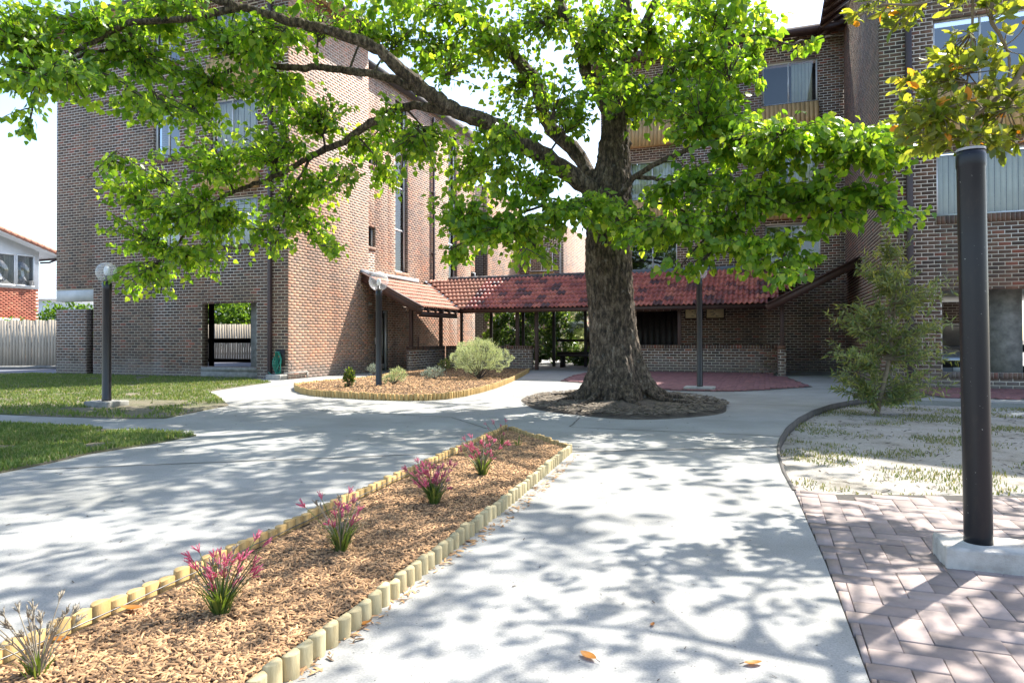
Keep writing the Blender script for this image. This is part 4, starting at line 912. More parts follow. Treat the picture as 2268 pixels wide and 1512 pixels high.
n_ = 14; top = []; P4 = [np.array(v) for v in vs]; ring = []
for k in range(4):
    for j in range(n_): ring.append(P4[k]+(P4[(k+1) % 4]-P4[k])*j/n_)
mb = MB(); m_ = len(ring); V = []; cc = np.mean(P4, 0)
for sc_, z in ((1.0, -.03), (1.0, .085), (.985, .10)):
    for q in ring: jj = random.uniform(-.004, .004); V.append((cc[0]+(q[0]-cc[0])*sc_+jj, cc[1]+(q[1]-cc[1])*sc_+jj*.7, z+(random.uniform(-.004, .002) if z > 0 else 0)))
Fs = [(r*m_+j, r*m_+(j+1) % m_, (r+1)*m_+(j+1) % m_, (r+1)*m_+j) for r in range(2) for j in range(m_)]+[tuple(2*m_+j for j in range(m_))]
mb.add(V, Fs); mb.build('plinth', simple('old_white_cement', (.50, .47, .42), (.30, .27, .235), .9, 7, .6, 45, lo=.42, hi=.72), pt)
mb = MB(); lean = .018
mb.tube([(pc[0]+lean*-t, pc[1]-lean*.4*t, .095+t*1.915) for t in (0, .02, .25, .5, .75, .955, .96, .985, 1)], [.062, .061, .061, .061, .061, .061, .064, .064, .061], 28, True); mb.build('pole', M['worn_pole'], pt, smooth=False)
mb = MB(); mb.lathe((pc[0]-lean, pc[1]-lean*.4, 2.008), [(.063, 0), (.063, .012), (.056, .014), (.05, -.01), (0, -.012)], 24); mb.build('rim', M['cement'], pt)

# ================================================================== LEAVES
T_HEART = (np.array([(0, 0, 0), (0, .5, -.05), (0, 1, -.2), (-.36, .08, .07), (-.45, .38, .06), (-.22, .74, -.06), (.36, .08, .07), (.45, .38, .06), (.22, .74, -.06)]), [(0, 1, 4, 3), (1, 2, 5, 4), (1, 0, 6, 7), (2, 1, 7, 8)])
T_OVAL = (np.array([(0, 0, 0), (0, .5, -.03), (0, 1, -.1), (-.16, .2, .03), (-.24, .52, .05), (-.15, .82, -.02), (.16, .2, .03), (.24, .52, .05), (.15, .82, -.02)]), [(0, 1, 4, 3), (1, 2, 5, 4), (1, 0, 6, 7), (2, 1, 7, 8)])
T_NARROW = (np.array([(0, 0, 0), (-.10, .4, .02), (.10, .4, .02), (0, 1, -.12), (0, .45, -.01)]), [(0, 4, 1), (0, 2, 4), (1, 4, 3), (4, 2, 3)])
def frames(pos, dirs, size, roll=None):
    """rotation*scale matrices with +Y along dirs"""
    n = len(pos); y = dirs/np.linalg.norm(dirs, axis=1)[:, None]; r = RNG.normal(size=(n, 3)); r[:, 2] += .9
    x = np.cross(y, r); x /= np.linalg.norm(x, axis=1)[:, None]+1e-9; z = np.cross(x, y)
    return np.stack([x, y, z], 2)*size[:, None, None]
def bake(name, T, pos, dirs, size, mat, parent, single=0, zone=None):
    V0, F0 = T; Rm = frames(pos, dirs, size); n = len(pos); idx = np.zeros(n, bool)
    if single:
        X, Y, Z = proj(pos); ok = (X > 10) & (X < W-10) & (Y > 10) & (Y < H-10) & (Z > .5); sc = np.where(ok, size/np.maximum(Z, .1), 0)
        idx[np.argsort(-sc)[:single]] = True; me = me_np('leaf', V0, F0, mat)
        for i in np.where(idx)[0]:
            o = bpy.data.objects.new('leaf', me); Mx = Matrix([[*Rm[i, r], pos[i, r]] for r in range(3)]+[[0, 0, 0, 1]]); COL.objects.link(o); adopt(o, parent); o.matrix_basis = Mx
    q = ~idx; V = np.einsum('nij,kj->nki', Rm[q], V0)+pos[q][:, None, :]; m = int(q.sum()); k = len(V0)
    Fa = np.array(F0); Fs = (np.arange(m)[:, None, None]*k+Fa[None]).reshape(-1, Fa.shape[1])
    o = bpy.data.objects.new(name, me_np(name, V.reshape(-1, 3), Fs, mat)); link(o, parent); o['kind'] = 'stuff'; return o
def unit(n):
    v = RNG.normal(size=(n, 3)); return v/np.linalg.norm(v, axis=1)[:, None]
# ================================================================== THE BIG TREE
TZ = 11.67; tb = G(1372, 889)
tree = empty('shade_tree', tb, 'huge spreading green tree with thick dark trunk in a round soil pit', 'tree')
# trunk with flared, fluted base
prof_px = [(896, 1290, 1462), (880, 1279, 1458), (862, 1287, 1450), (840, 1296, 1438), (800, 1305, 1421), (740, 1308, 1411), (680, 1303, 1404), (620, 1298, 1400), (560, 1296, 1397), (500, 1300, 1398), (450, 1298, 1396), (400, 1312, 1398), (340, 1326, 1394), (280, 1334, 1390), (200, 1346, 1390), (120, 1352, 1392), (40, 1360, 1396), (-60, 1370, 1402), (-200, 1380, 1410)]
V = []; n = 44
for k, (py, xa, xb) in enumerate(prof_px):
    c = D((xa+xb)/2, py, TZ); r = (xb-xa)/2*TZ/F; base = max(0, (py-760)/140)
    for j in range(n):
        t = 2*math.pi*j/n; lob = 1+base*.16*math.sin(5*t+1)+base*.10*math.sin(8*t+2.2)+.022*math.sin(7*t+k*.7)+.018*math.sin(11*t-k*1.1)+random.uniform(-.012, .012)
        V.append(c+np.array([math.cos(t)*r*lob, math.sin(t)*r*lob, 0]))
Fs = [(k*n+j, (k+1)*n+j, (k+1)*n+(j+1) % n, k*n+(j+1) % n) for k in range(len(prof_px)-1) for j in range(n)]
Fs = [f[::-1] for f in Fs]
tr = bpy.data.objects.new('trunk', me_np('trunk', np.array(V), Fs, M['bark'], smooth=True)); link(tr, tree)
ss = tr.modifiers.new('s', 'SUBSURF'); ss.levels = 3; ss.render_levels = 3
tx = bpy.data.textures.new('barkdisp', 'CLOUDS'); tx.noise_scale = .075; tx.noise_depth = 4; dm = tr.modifiers.new('d', 'DISPLACE'); dm.texture = tx; dm.strength = .085; dm.texture_coords = 'LOCAL'
# surface roots
for a_, L in ((-2.5, .8), (-1.9, 1.2), (-1.2, 1.0), (-.5, 1.3), (.2, 1.0), (2.9, 1.1)):
    d = np.array([math.cos(a_), math.sin(a_), 0]); s_ = tb+d*.62; P = [s_+(0, 0, .22), s_+d*.25+(0, 0, .11), s_+d*.6*L+np.array([-d[1], d[0], 0])*.1+(0, 0, .06), s_+d*L+(0, 0, .0)]
    MB().tube(crom(P, 5), np.linspace(.065, .015, 16), 8).build('root', M['bark'], tree, smooth=True)
SK = []      # skeleton samples: (point, radius)
def limb(L, w0, w1, parent_z=None):
    """L: (px, py, depth) list, widths in photo pixels"""
    P = crom([D(*q) for q in L], 7); Z = np.array([(p-CAM)@fw for p in P]); wv = np.linspace(w0*.86, w1*.72, len(P)); r = wv*Z/F/2
    P = P+RNG.normal(size=P.shape)*np.minimum(r, .05)[:, None]*.22; r = r*(1+RNG.normal(size=len(r))*.05)
    MB().tube(P, r, 12).build('limb', M['bark'], tree, smooth=True)
    for p, q in zip(P, r): SK.append((p, q))
limb([(1335, 455, 11.6), (1285, 400, 11.4), (1180, 330, 11.2), (1090, 275, 11.0), (1020, 250, 10.9), (960, 215, 10.8), (900, 165, 10.6), (830, 105, 10.4), (740, 72, 10.2), (640, 45, 10.0), (530, 15, 9.8), (420, -25, 9.6)], 52, 22)
limb([(530, 15, 9.8), (420, 40, 9.7), (293, 52, 9.6), (225, 85, 9.5), (150, 125, 9.4), (90, 165, 9.3)], 20, 8)
limb([(300, 60, 9.6), (260, 105, 9.7), (190, 120, 9.7), (120, 150, 9.6)], 12, 5)
limb([(960, 218, 10.8), (880, 178, 10.9), (800, 160, 11), (700, 150, 11), (620, 148, 11), (560, 130, 11), (500, 160, 11), (420, 205, 11), (320, 215, 11)], 24, 8)
limb([(1010, 252, 10.9), (905, 235, 11.2), (833, 266, 11.4), (750, 318, 11.6), (690, 345, 11.7), (640, 375, 11.8), (575, 404, 11.9), (495, 436, 12), (430, 490, 12), (380, 560, 12)], 24, 7)
limb([(690, 347, 11.7), (660, 400, 11.7), (645, 430, 11.7), (620, 500, 11.7)], 9, 4)
limb([(1325, 440, 11.7), (1285, 350, 11.9), (1215, 275, 12.1), (1185, 180, 12.2), (1120, 110, 12.3), (1050, 48, 12.4), (975, -10, 12.5), (900, -90, 12.6)], 44, 22)
limb([(1385, 330, 11.7), (1345, 240, 11.7), (1305, 175, 11.7), (1280, 95, 11.7), (1240, 5, 11.7), (1210, -100, 11.7)], 42, 28)
limb([(1345, 470, 11.3), (1405, 395, 10.9), (1480, 350, 10.6), (1590, 310, 10.3), (1720, 300, 10), (1850, 330, 9.8), (1960, 370, 9.7)], 17, 5)
limb([(1410, 392, 10.9), (1500, 400, 10.6), (1620, 420, 10.3), (1760, 440, 10), (1900, 450, 9.8)], 12, 4)
limb([(1400, 470, 11.3), (1470, 450, 10.9), (1560, 490, 10.6), (1680, 540, 10.2), (1780, 580, 10)], 10, 4)
limb([(1390, 250, 11.6), (1460, 180, 11.4), (1540, 120, 11.2), (1640, 80, 11), (1760, 100, 10.9)], 22, 6)
limb([(1395, 120, 11.7), (1440, 30, 11.6), (1490, -70, 11.5)], 26, 18)
limb([(1310, 470, 11.3), (1240, 450, 10.9), (1160, 470, 10.8), (1080, 510, 10.7), (1000, 550, 10.7)], 11, 4)
SP = np.array([q[0] for q in SK])
C = [(40,60,110,80,9.2,250),(60,190,80,60,9.2,130),(60,300,40,30,9.2,22),(200,50,120,65,9.5,280),(180,165,90,55,9.5,190),(90,140,90,50,9.4,130),(350,35,120,50,10,240),(330,150,110,60,10,230),(300,235,80,30,10.3,80),(480,60,100,60,10.5,210),(470,190,100,55,10.5,200),(430,265,90,35,11,110),(560,120,80,60,10.6,160),
 (330,370,60,45,11.8,90),(285,430,75,55,11.8,150),(300,520,85,55,11.8,170),(400,470,105,75,11.8,300),(420,575,105,50,11.8,210),(320,615,70,32,11.8,80),(500,500,85,85,11.8,240),(480,350,95,65,11.8,230),(355,650,55,12,11.8,16),(265,655,40,14,11.8,12),
 (600,330,80,75,11.9,210),(640,450,65,75,11.9,210),(610,545,45,35,11.9,55),(720,420,65,55,11.9,150),(735,545,26,42,11.9,50),(700,240,100,60,11.5,230),(620,210,80,55,11.5,190),(600,70,100,55,11,150),(710,30,100,35,11,110),(800,330,65,45,12,110),(855,300,55,55,12,100),(865,395,45,35,12,70),(700,500,50,30,11.9,60),
 (820,50,60,50,11.6,90),(890,80,65,60,11.8,120),(960,130,85,75,12,230),(1000,40,100,45,12.2,180),(1080,100,85,75,12.3,220),(960,320,85,65,12,210),(1040,380,85,65,12,230),(1150,200,95,80,12.3,230),(1090,320,80,60,11.2,200),(1180,400,85,55,11,220),(1050,495,85,55,10.8,270),(1150,520,100,55,10.8,310),(1015,565,45,34,10.8,80),(1240,480,70,55,10.6,200),(1200,585,50,18,10.8,40),
 (1200,60,95,65,12.2,220),(1330,90,95,85,11.2,280),(1290,250,75,70,11,150),(1450,80,105,85,11.4,320),(1450,220,105,80,11,300),(1560,120,95,95,11,300),(1600,40,105,50,11.5,200),(1560,250,105,85,10.6,310),(1665,150,30,60,10.6,60),(1700,55,60,50,11,90),(1790,97,40,13,11,24),(1640,320,105,65,10.1,320),(1760,320,115,55,9.9,350),(1880,330,95,55,9.7,290),(1955,350,55,45,9.6,120),(1680,420,125,55,10,370),(1820,430,115,55,9.8,340),(1950,430,75,45,9.6,180),(2010,485,45,26,9.5,50),(1600,480,115,55,10.1,290),(1480,430,95,65,10.5,240),(1480,520,105,48,10.3,250),(1620,560,85,36,10,180),(1720,540,75,28,9.9,120),(1850,500,85,28,9.7,120),(1730,605,55,22,9.7,60),(1545,600,36,16,10,30),(1400,500,75,48,10.4,190),(1340,480,55,38,10.6,110),(1490,612,55,10,10.2,22),(1650,600,60,22,10,50),(1780,570,55,22,9.9,60),(1620,200,60,70,10.8,120),(1360,180,60,70,11,110)]
lp, ld, ls = [], [], []; tw = MB()
def spray(c, ex, ez, ey, n, smin, smax, nt_=None, twig=True, droop=.75):
    """leaves along drooping twigs filling an ellipsoid round c"""
    k = SP[np.argmin(np.linalg.norm(SP-c, axis=1))]; m = nt_ or max(2, n//11); per = n/m
    for i in range(m):
        v = unit(1)[0]*RNG.random()**.4; e = c+rt*v[0]*ex+np.array([0, 0, 1])*v[2]*ez+fw*v[1]*ey; s0 = c+(k-c)*min(.75, .5/(np.linalg.norm(k-c)+.01)); s0 = s0+(c-s0)*random.random()*.5
        L = e-s0; ln = np.linalg.norm(L)+1e-6; q = int(per)+(random.random() < per % 1)
        mid = s0+L*.55+np.array([0, 0, .10*ln]); tt = np.linspace(0, 1, 5)[:, None]; Pp = s0*(1-tt)**2+2*mid*tt*(1-tt)+e*tt**2
        if twig: tw.tube(Pp, np.linspace(.010, .0025, 5), 4, False)
        for j in range(q):
            t = .25+.78*(j+random.random())/max(q, 1); t = min(t, 1.02); p = s0*(1-t)**2+2*mid*t*(1-t)+e*t*t
            o_ = unit(1)[0]; lp.append(p+o_*.055*np.array([1, 1, .7])); d = L/ln*.5+o_*.75; d[2] -= droop; ld.append(d); ls.append(random.uniform(smin, smax))
for (px, py, rx, ry, Z, n) in C:
    c = D(px, py, Z); big_ = 1.0+.25*max(0, min(1, (px-1300)/400))
    k = SP[np.argmin(np.linalg.norm(SP-c, axis=1))]
    if np.linalg.norm(k-c) > .25:
        m_ = (k+c)/2+np.array([0, 0, .12]); tt = np.linspace(0, 1, 7)[:, None]; tw.tube(k*(1-tt)**2+2*m_*tt*(1-tt)+c*tt**2, np.linspace(.022, .008, 7), 5, False)
    spray(c, rx*1.2*Z/F, ry*1.15*Z/F, .8, int(n*(2.6 if px < 1000 else 2.3 if py < 380 or px < 1400 else 1.5)), .062*big_, .115*big_)
for (px, py, rx, ry, Z, n) in C:                       # a second, looser layer on the near side
    if random.random() < (.4 if px > 1400 and py > 380 else .75 if px > 500 else .5):
        c = D(px+random.uniform(-60, 60), py+random.uniform(-45, 30), Z-random.uniform(.5, 1.1)); spray(c, rx*1.1*Z/F, ry*1.0*Z/F, .5, int(n*1.1), .062, .12)
# crown above the frame (casts the dappled shade)
LIT = [[(1200, 1010), (1700, 1005), (1790, 1230), (1650, 1310), (1100, 1290)], [(-300, 1160), (500, 1110), (640, 1200), (350, 1340), (-300, 1460)], [(1720, 1008), (2400, 1000), (2400, 1092), (1760, 1092)], [(900, 1290), (1900, 1290), (1950, 1512), (800, 1512)]]
def sunny(c):
    q = c-sdir*(c[2]/sdir[2]); X, Y, Z = proj(q)
    return Z[0] > .3 and any(inside(X, Y, L)[0] for L in LIT)
tc = D(1380, 700, TZ); k = 0; tries = 0
while k < 215 and tries < 5000:
    tries += 1; v = unit(1)[0]*RNG.random()**.33; c = np.array([tc[0], tc[1], 8.6])+rt*(v[0]*6.4-.6)+fw*(v[1]*5.6-.4)+np.array([0, 0, 1])*v[2]*3.6
    X, Y, Z = proj(c); r = .75*F/max(Z[0], .5)
    if c[2] < 4.6 or (sunny(c) and random.random() < .72): continue
    if Y[0]+r > 0 and not (500 < X[0] < 1640 and Y[0]+r < 110): continue
    spray(c, .95, .5, .95, 84, .10, .15, 9, twig=False); k += 1
k = 0; tries = 0
while k < 70 and tries < 4000:      # unseen sprays added high over the path to dapple the foreground
    tries += 1; c = cw(random.uniform(-4.5, 4.0), random.uniform(5.0, 9.5), random.uniform(4.6, 7.5)); X, Y, Z = proj(c)
    if Y[0]+.7*F/Z[0] > -10 or (sunny(c) and random.random() < .70): continue
    spray(c, .9, .4, .9, 60, .07, .105, 8, twig=False); k += 1
for a_, b_, w_ in (((1380, -60), (900, -420), .10), ((1400, -60), (1650, -500), .10), ((1390, -100), (1250, -700), .12), ((1380, -80), (2000, -520), .08), ((1380, -120), (400, -500), .08)):
    P = crom([D(*a_, TZ), D((a_[0]+b_[0])/2, (a_[1]+b_[1])/2+20, TZ-1.0), D(*b_, TZ-2.2)], 6); MB().tube(P, np.linspace(w_, .03, len(P)), 9).build('limb', M['bark'], tree, smooth=True)
tw.build('twigs', M['twig'], tree)['kind'] = 'stuff'
CLEAR = [[(1812, -50), (1990, -50), (1990, 235), (1812, 250)], [(1692, 118), (1815, 118), (1815, 245), (1692, 250)], [(120, 300), (212, 300), (212, 700), (120, 700)], [(1735, -50), (1860, -50), (1860, 82), (1750, 80)], [(640, 600), (960, 600), (960, 760), (640, 760)], [(772, 450), (945, 450), (945, 600), (772, 600)], [(1298, 590), (1402, 590), (1402, 900), (1298, 900)], [(940, 622), (2268, 660), (2268, 950), (940, 950)], [(560, 600), (660, 600), (660, 840), (440, 840)], [(-50, 370), (200, 350), (125, 700), (-50, 700)], [(2075, 380), (2268, 380), (2268, 700), (2075, 700)]]
lp, ld, ls = np.array(lp), np.array(ld), np.array(ls); X, Y, Z = proj(lp); kp = np.ones(len(lp), bool)
for L in CLEAR: kp &= ~(inside(X, Y, L) & (Z > .5) & (RNG.random(len(lp)) < .96))
bake('foliage', T_HEART, lp[kp], ld[kp], ls[kp], M['leaf'], tree, 300)
# soil pit
pc_ = cw(1.86, 11.55); ring = []
mb = MB(); nR = 10; nA = 56
for i in range(nR+1):
    f = i/nR
    for j in range(nA):
        a_ = 2*math.pi*j/nA; wob = 1+.03*math.sin(3*a_)+.02*math.sin(7*a_+1); p = pc_+r0*math.cos(a_)*1.70*f*wob+np.array([-math.sin(TH), math.cos(TH), 0])*math.sin(a_)*2.3*f*wob
        mb.v.append((p[0], p[1], .010+.10*(1-f)**1.5+(random.uniform(0, .025) if i < nR else -.01)))
for i in range(nR):
    for j in range(nA): mb.f.append((i*nA+j, (i+1)*nA+j, (i+1)*nA+(j+1) % nA, i*nA+(j+1) % nA)); mb.m.append(0)
o = mb.build('tree_pit', M['soil'], None, smooth=True); o['kind'] = 'structure'
pit = [tuple((pc_+r0*math.cos(a_)*1.66+np.array([-math.sin(TH), math.cos(TH), 0])*math.sin(a_)*2.25)[:2]) for a_ in np.linspace(0, 6.2, 30)]
specks('leaf_litter', pit, 3800, .05, simple('dead_litter', (.15, .12, .085), (.07, .055, .04), .9, 30, island=.55), 'dry leaf and bark litter round the big trunk', .05)
# ================================================================== OTHER PLANTS
def leafy(name, cat, label, base, blobs, n, T, smin, smax, mat, stem_mat, droop=0.1, outward=.8, group=None, single=0, stems=8, stem_r=.012, shell=.5):
    """shrub: stems from the base to points in ellipsoid blobs, leaves through the volume"""
    t = empty(name, base, label, cat, group); base = np.array(base, float); mb = MB(); wts = np.array([b[3]*b[4]*b[5] for b in blobs]); wts = wts/wts.sum(); P = []; Dr = []
    for b, w in zip(blobs, wts):
        c = base+rt*b[0]+fw*b[1]*np.array([1, 1, 0])+np.array([0, 0, b[2]]); k = int(n*w)+1; v = unit(k)*(shell+(1-shell)*RNG.random((k, 1)))**.8
        v *= (1+.22*np.sin(v[:, :1]*7+b[0]*9)*np.cos(v[:, 2:]*6+b[2]*5))
        p = c+v[:, :1]*rt*b[3]+v[:, 1:2]*fw*b[4]+v[:, 2:]*np.array([[0, 0, b[5]]]); P.append(p); o_ = p-base-np.array([0, 0, b[2]*.4]); o_ /= np.linalg.norm(o_, axis=1)[:, None]+1e-6
        d = o_*outward+unit(k)*.6; d[:, 2] -= droop; Dr.append(d)
        for i in range(max(2, int(stems*w+1))):
            e = p[RNG.integers(k)]; m_ = (base+e)/2+unit(1)[0]*.05; m_[2] = base[2]+(e[2]-base[2])*.45; tt = np.linspace(0, 1, 6)[:, None]; mb.tube(base*(1-tt)**2+2*m_*tt*(1-tt)+e*tt**2, np.linspace(stem_r, .002, 6), 5, False)
    P = np.vstack(P); Dr = np.vstack(Dr); q = P[:, 2] > base[2]+.02; P = P[q]; Dr = Dr[q]
    mb.build('stems', stem_mat, t); bake('foliage', T, P, Dr, smin+(smax-smin)*RNG.random(len(P)), mat, t, single); return t
# narrow-leaved young tree on the bare ground
bz = G(1940, 918, -.085); mul = 9.2/F
bt = empty('young_bushy_tree', bz, 'young bushy tree with narrow dark leaves on the bare ground', 'tree')
bl = [(1960,600,75,55),(1985,540,38,45),(1900,690,70,60),(2010,660,85,60),(1960,740,100,70),(2060,760,65,70),(1880,780,60,55),(1950,830,100,55),(2040,850,80,50),(1900,870,60,35),(1850,720,30,35),(2090,640,30,50),(1860,840,40,30),(2080,720,40,40),(2000,880,70,22),(1990,600,60,60)]
ZB = (bz-CAM)@fw; mb = MB(); P = []; Dr = []; Sz = []
mb.tube(crom([bz-(0, 0, .05), D(1955, 860, ZB), D(1975, 760, ZB), D(1985, 640, ZB), D(1992, 520, ZB)], 6), np.linspace(.045, .008, 25), 8); mb.build('trunk', M['palestem'], bt, smooth=True); mb = MB()
for px, py, rx, ry in bl:
    c = D(px, py, ZB+random.uniform(-.3, .3)); k = D(1940+(918-py-30)*.11, min(py+35, 885), ZB)
    for i in range(max(6, int(rx*ry/170))):
        v = unit(1)[0]*RNG.random()**.45; e = c+rt*v[0]*rx*ZB/F+np.array([0, 0, 1])*v[2]*ry*ZB/F+fw*v[1]*.55; L = e-k; tt = np.linspace(0, 1, 6)[:, None]; m_ = k+L*.5+(0, 0, -.05); mb.tube(k*(1-tt)**2+2*m_*tt*(1-tt)+e*tt**2, np.linspace(.008, .002, 6), 4, False)
        for j in range(30):
            t = .3+.72*random.random(); p = k*(1-t)**2+2*m_*t*(1-t)+e*t*t; P.append(p); d = L/np.linalg.norm(L)*.6+unit(1)[0]*.95; Dr.append(d); Sz.append(random.uniform(.07, .15))
mb.build('branches', M['palestem'], bt); bake('foliage', T_NARROW, np.array(P), np.array(Dr), np.array(Sz), M['bottle'], bt)
# magnolia whose branches hang in at the upper right
mg = empty('magnolia_tree', cw(5.3, 5.2, -.05), 'magnolia with glossy yellow green leaves hanging above the bare black pole', 'tree')
MB().tube(crom([cw(5.3, 5.2, -.1), cw(5.25, 5.2, 1.2), cw(5.1, 5.2, 2.4), cw(4.9, 5.2, 3.6), cw(4.8, 5.2, 5)], 5), np.linspace(.16, .05, 21), 12).build('trunk', M['bark'], mg, smooth=True)
MS = []
def mlimb(L, a_, b_):
    P = crom(L, 6); MB().tube(P, np.linspace(a_, b_, len(P)), 8).build('limb', M['palestem'], mg, smooth=True); MS.extend(list(P))
ZM = 5.0
mlimb([cw(5.1, 5.2, 2.5), D(2330, 120, 5.1), D(2240, 190, ZM), D(2150, 260, ZM), D(2080, 250, 4.9)], .03, .006)
mlimb([cw(4.9, 5.2, 3.6), D(2240, -60, 5), D(2195, 30, ZM), D(2215, 80, ZM), D(2235, 130, ZM), D(2230, 240, ZM)], .02, .007)
mlimb([cw(4.85, 5.2, 4.2), D(2160, -120, 5), D(2155, 0, ZM), D(2152, 90, ZM), D(2140, 200, ZM)], .014, .006)
mlimb([cw(4.85, 5.2, 4.3), D(2150, -60, 4.9), D(2050, 5, 4.8), D(1950, 10, 4.8)], .02, .006)
mlimb([cw(5.1, 5.2, 2.7), D(2300, 300, 5.1), D(2200, 310, ZM), D(2060, 290, ZM)], .018, .005)
def shade(px, py, h): q = G(px, py); return q+sdir*(h/sdir[2])
mlimb([cw(5.15, 5.2, 3.0), shade(1990, 1500, 4.1), shade(1840, 1470, 4.15), shade(1620, 1430, 4.3), shade(1400, 1392, 4.5), shade(1150, 1375, 4.7)], .05, .012)  # this and the next limbs are unseen, added to throw branch shadows
mlimb([shade(1740, 1450, 4.2), shade(1660, 1360, 4.3), shade(1700, 1290, 4.4), shade(1860, 1225, 4.5)], .018, .006)
mlimb([shade(1560, 1420, 4.35), shade(1450, 1330, 4.5), shade(1400, 1250, 4.6)], .016, .006)
mlimb([shade(1840, 1480, 4.15), shade(1900, 1330, 4.3), shade(1880, 1180, 4.5), shade(1850, 1120, 4.6)], .018, .006)
MS = np.array(MS)
P, Dr, Sz = [], [], []; mb = MB()
def mspray(c, ex, ez, ey, n, lo, hi, tg=True):
    k = MS[np.argmin(np.linalg.norm(MS-c, axis=1))]
    for i in range(max(1, n//6)):
        v = unit(1)[0]*RNG.random()**.4; e = c+rt*v[0]*ex+np.array([0, 0, 1])*v[2]*ez+fw*v[1]*ey; L = e-k; tt = np.linspace(0, 1, 5)[:, None]; m_ = k+L*.6+unit(1)[0]*.06
        if tg: mb.tube(k*(1-tt)**2+2*m_*tt*(1-tt)+e*tt**2, np.linspace(.006, .003, 5), 4, False)
        for j in range(6):
            t = .72+.3*random.random(); p = k*(1-t)**2+2*m_*t*(1-t)+e*t*t; P.append(p); d = L/(np.linalg.norm(L)+.01)*.6+unit(1)[0]*.9; Dr.append(d); Sz.append(random.uniform(lo, hi))
for px, py, rx, ry, n in ((1930,15,50,30,46),(2010,5,70,30,60),(1990,45,60,30,30),(2090,0,60,20,40),(2240,10,60,50,40),(2255,90,30,50,26),(2110,110,60,40,70),(2150,150,60,40,70),(2040,190,50,45,80),(2020,260,35,60,90),(2080,260,70,55,120),(2150,230,70,50,90),(2230,250,60,60,120),(2140,310,90,28,110),(2060,320,40,25,40),(2230,320,45,26,60),(2010,320,20,14,10),(2250,180,30,40,40),(2070,160,40,30,40)):
    mspray(D(px, py, ZM+random.uniform(-.25, .25)), rx*ZM/F, ry*ZM/F, .35, int(n*1.25), .075, .115)
for (px, py, n, r) in ((1300, 1290, 60, .45), (1450, 1260, 70, .45), (1560, 1290, 60, .4), (1650, 1330, 60, .4), (1750, 1350, 45, .35), (1350, 1370, 60, .45), (1500, 1390, 60, .45), (1230, 1420, 60, .5), (1380, 1460, 60, .45), (1560, 1470, 50, .4), (1830, 1150, 55, .4), (1900, 1200, 50, .4), (1960, 1130, 40, .35), (1850, 1250, 35, .3), (2000, 1180, 30, .3), (2080, 1370, 40, .35), (2180, 1400, 40, .35), (2100, 1460, 40, .35), (1150, 1480, 50, .5), (1060, 1400, 40, .5), (1250, 1340, 40, .4)):
    mspray(shade(px, py, random.uniform(4.2, 4.7)), r, .25, r, n, .06, .095, False)  # unseen sprays added so their shade dapples path and pavers
for i in range(60):
    c = cw(random.uniform(3.4, 7), random.uniform(3.8, 7.2), random.uniform(2.9, 5.5)); X, Y, Z = proj(c)
    if X[0] < W+140 and Y[0] > -140: continue
    mspray(c, .5, .35, .5, 42, .09, .13, False)
mb.build('twigs', M['palestem'], mg)['kind'] = 'stuff'; bake('foliage', T_OVAL, np.array(P), np.array(Dr), np.array(Sz), M['mag'], mg, 300)
# shrubs in the round bed
leafy('rounded_shrub', 'shrub', 'rounded pale green shrub in front of the low walkway wall', G(1062, 838, .05), [(0, 0, .58, .62, .55, .42), (-.35, 0, .5, .42, .4, .32), (.45, -.1, .48, .38, .35, .28), (.1, -.2, .75, .38, .35, .28)], 9500, T_NARROW, .04, .075, M['pale_leaf'], M['twig'], -.4, .9, stems=26, shell=.75)
leafy('small_shrub', 'shrub', 'upright small green shrub near the rounded tip of the mulch bed', G(773, 856, .05), [(0, 0, .2, .11, .11, .18)], 420, T_OVAL, .05, .08, M['strap'], M['twig'], -.2, stems=6)
leafy('small_shrub', 'shrub', 'small bright green shrub right beside the lamp in the mulch bed', G(872, 850, .05), [(.08, 0, .20, .2, .18, .16), (-.12, 0, .10, .16, .14, .09)], 900, T_NARROW, .05, .085, M['pale_leaf'], M['twig'], -.2, stems=10)
leafy('small_shrub', 'shrub', 'silvery grey small shrub beside the rounded pale shrub', G(963, 839, .05), [(0, 0, .16, .26, .2, .14), (-.2, 0, .1, .15, .14, .1)], 900, T_NARROW, .045, .08, M['silver_leaf'], M['twig'], -.5, stems=10)
leafy('small_shrub', 'shrub', 'dark green small shrub in the shade of the low wall', G(985, 822, .05), [(0, 0, .2, .2, .18, .18)], 500, T_NARROW, .06, .10, M['bottle'], M['twig'], -.3, stems=8)
leafy('small_shrub', 'shrub', 'pale small shrub behind the lamp near the porch step', G(828, 830, .05), [(0, 0, .17, .17, .15, .14)], 380, T_NARROW, .05, .09, M['silver_leaf'], M['twig'], -.3, stems=6)
# green wall and palms behind the walkway
leafy('glossy_hedge', 'hedge', 'dark glossy climbing hedge behind the walkway posts', (-9.4, 27.2, 0), [(-.9, 0, 1.1, .8, .5, 1.1), (.3, 0, 1.2, .9, .5, 1.2), (1.3, .2, 1.1, .7, .5, 1.1), (-1.3, 0, 2.2, .7, .5, .5), (.6, 0, 2.2, 1.0, .5, .5)], 7000, T_OVAL, .12, .2, M['dark_leaf'], M['twig'], .3, .5, stems=20, shell=.7)
leafy('background_shrub', 'shrub', 'sunlit lime green shrub behind the walkway, next to the palm', (-8.15, 29.5, 0), [(.2, 0, .9, .6, .5, .9), (.2, 0, 1.9, .5, .4, .7)], 2600, T_OVAL, .11, .18, M['pale_leaf'], M['twig'], .2, .5, stems=10, shell=.6)
leafy('background_shrub', 'shrub', 'light green shrub between the porch wall and dark hedge', (-11.0, 27.0, 0), [(0, 0, .8, .4, .4, .8), (.3, 0, 1.5, .45, .4, .5)], 1800, T_OVAL, .09, .15, M['back_leaf'], M['twig'], .2, .5, stems=10, shell=.6)
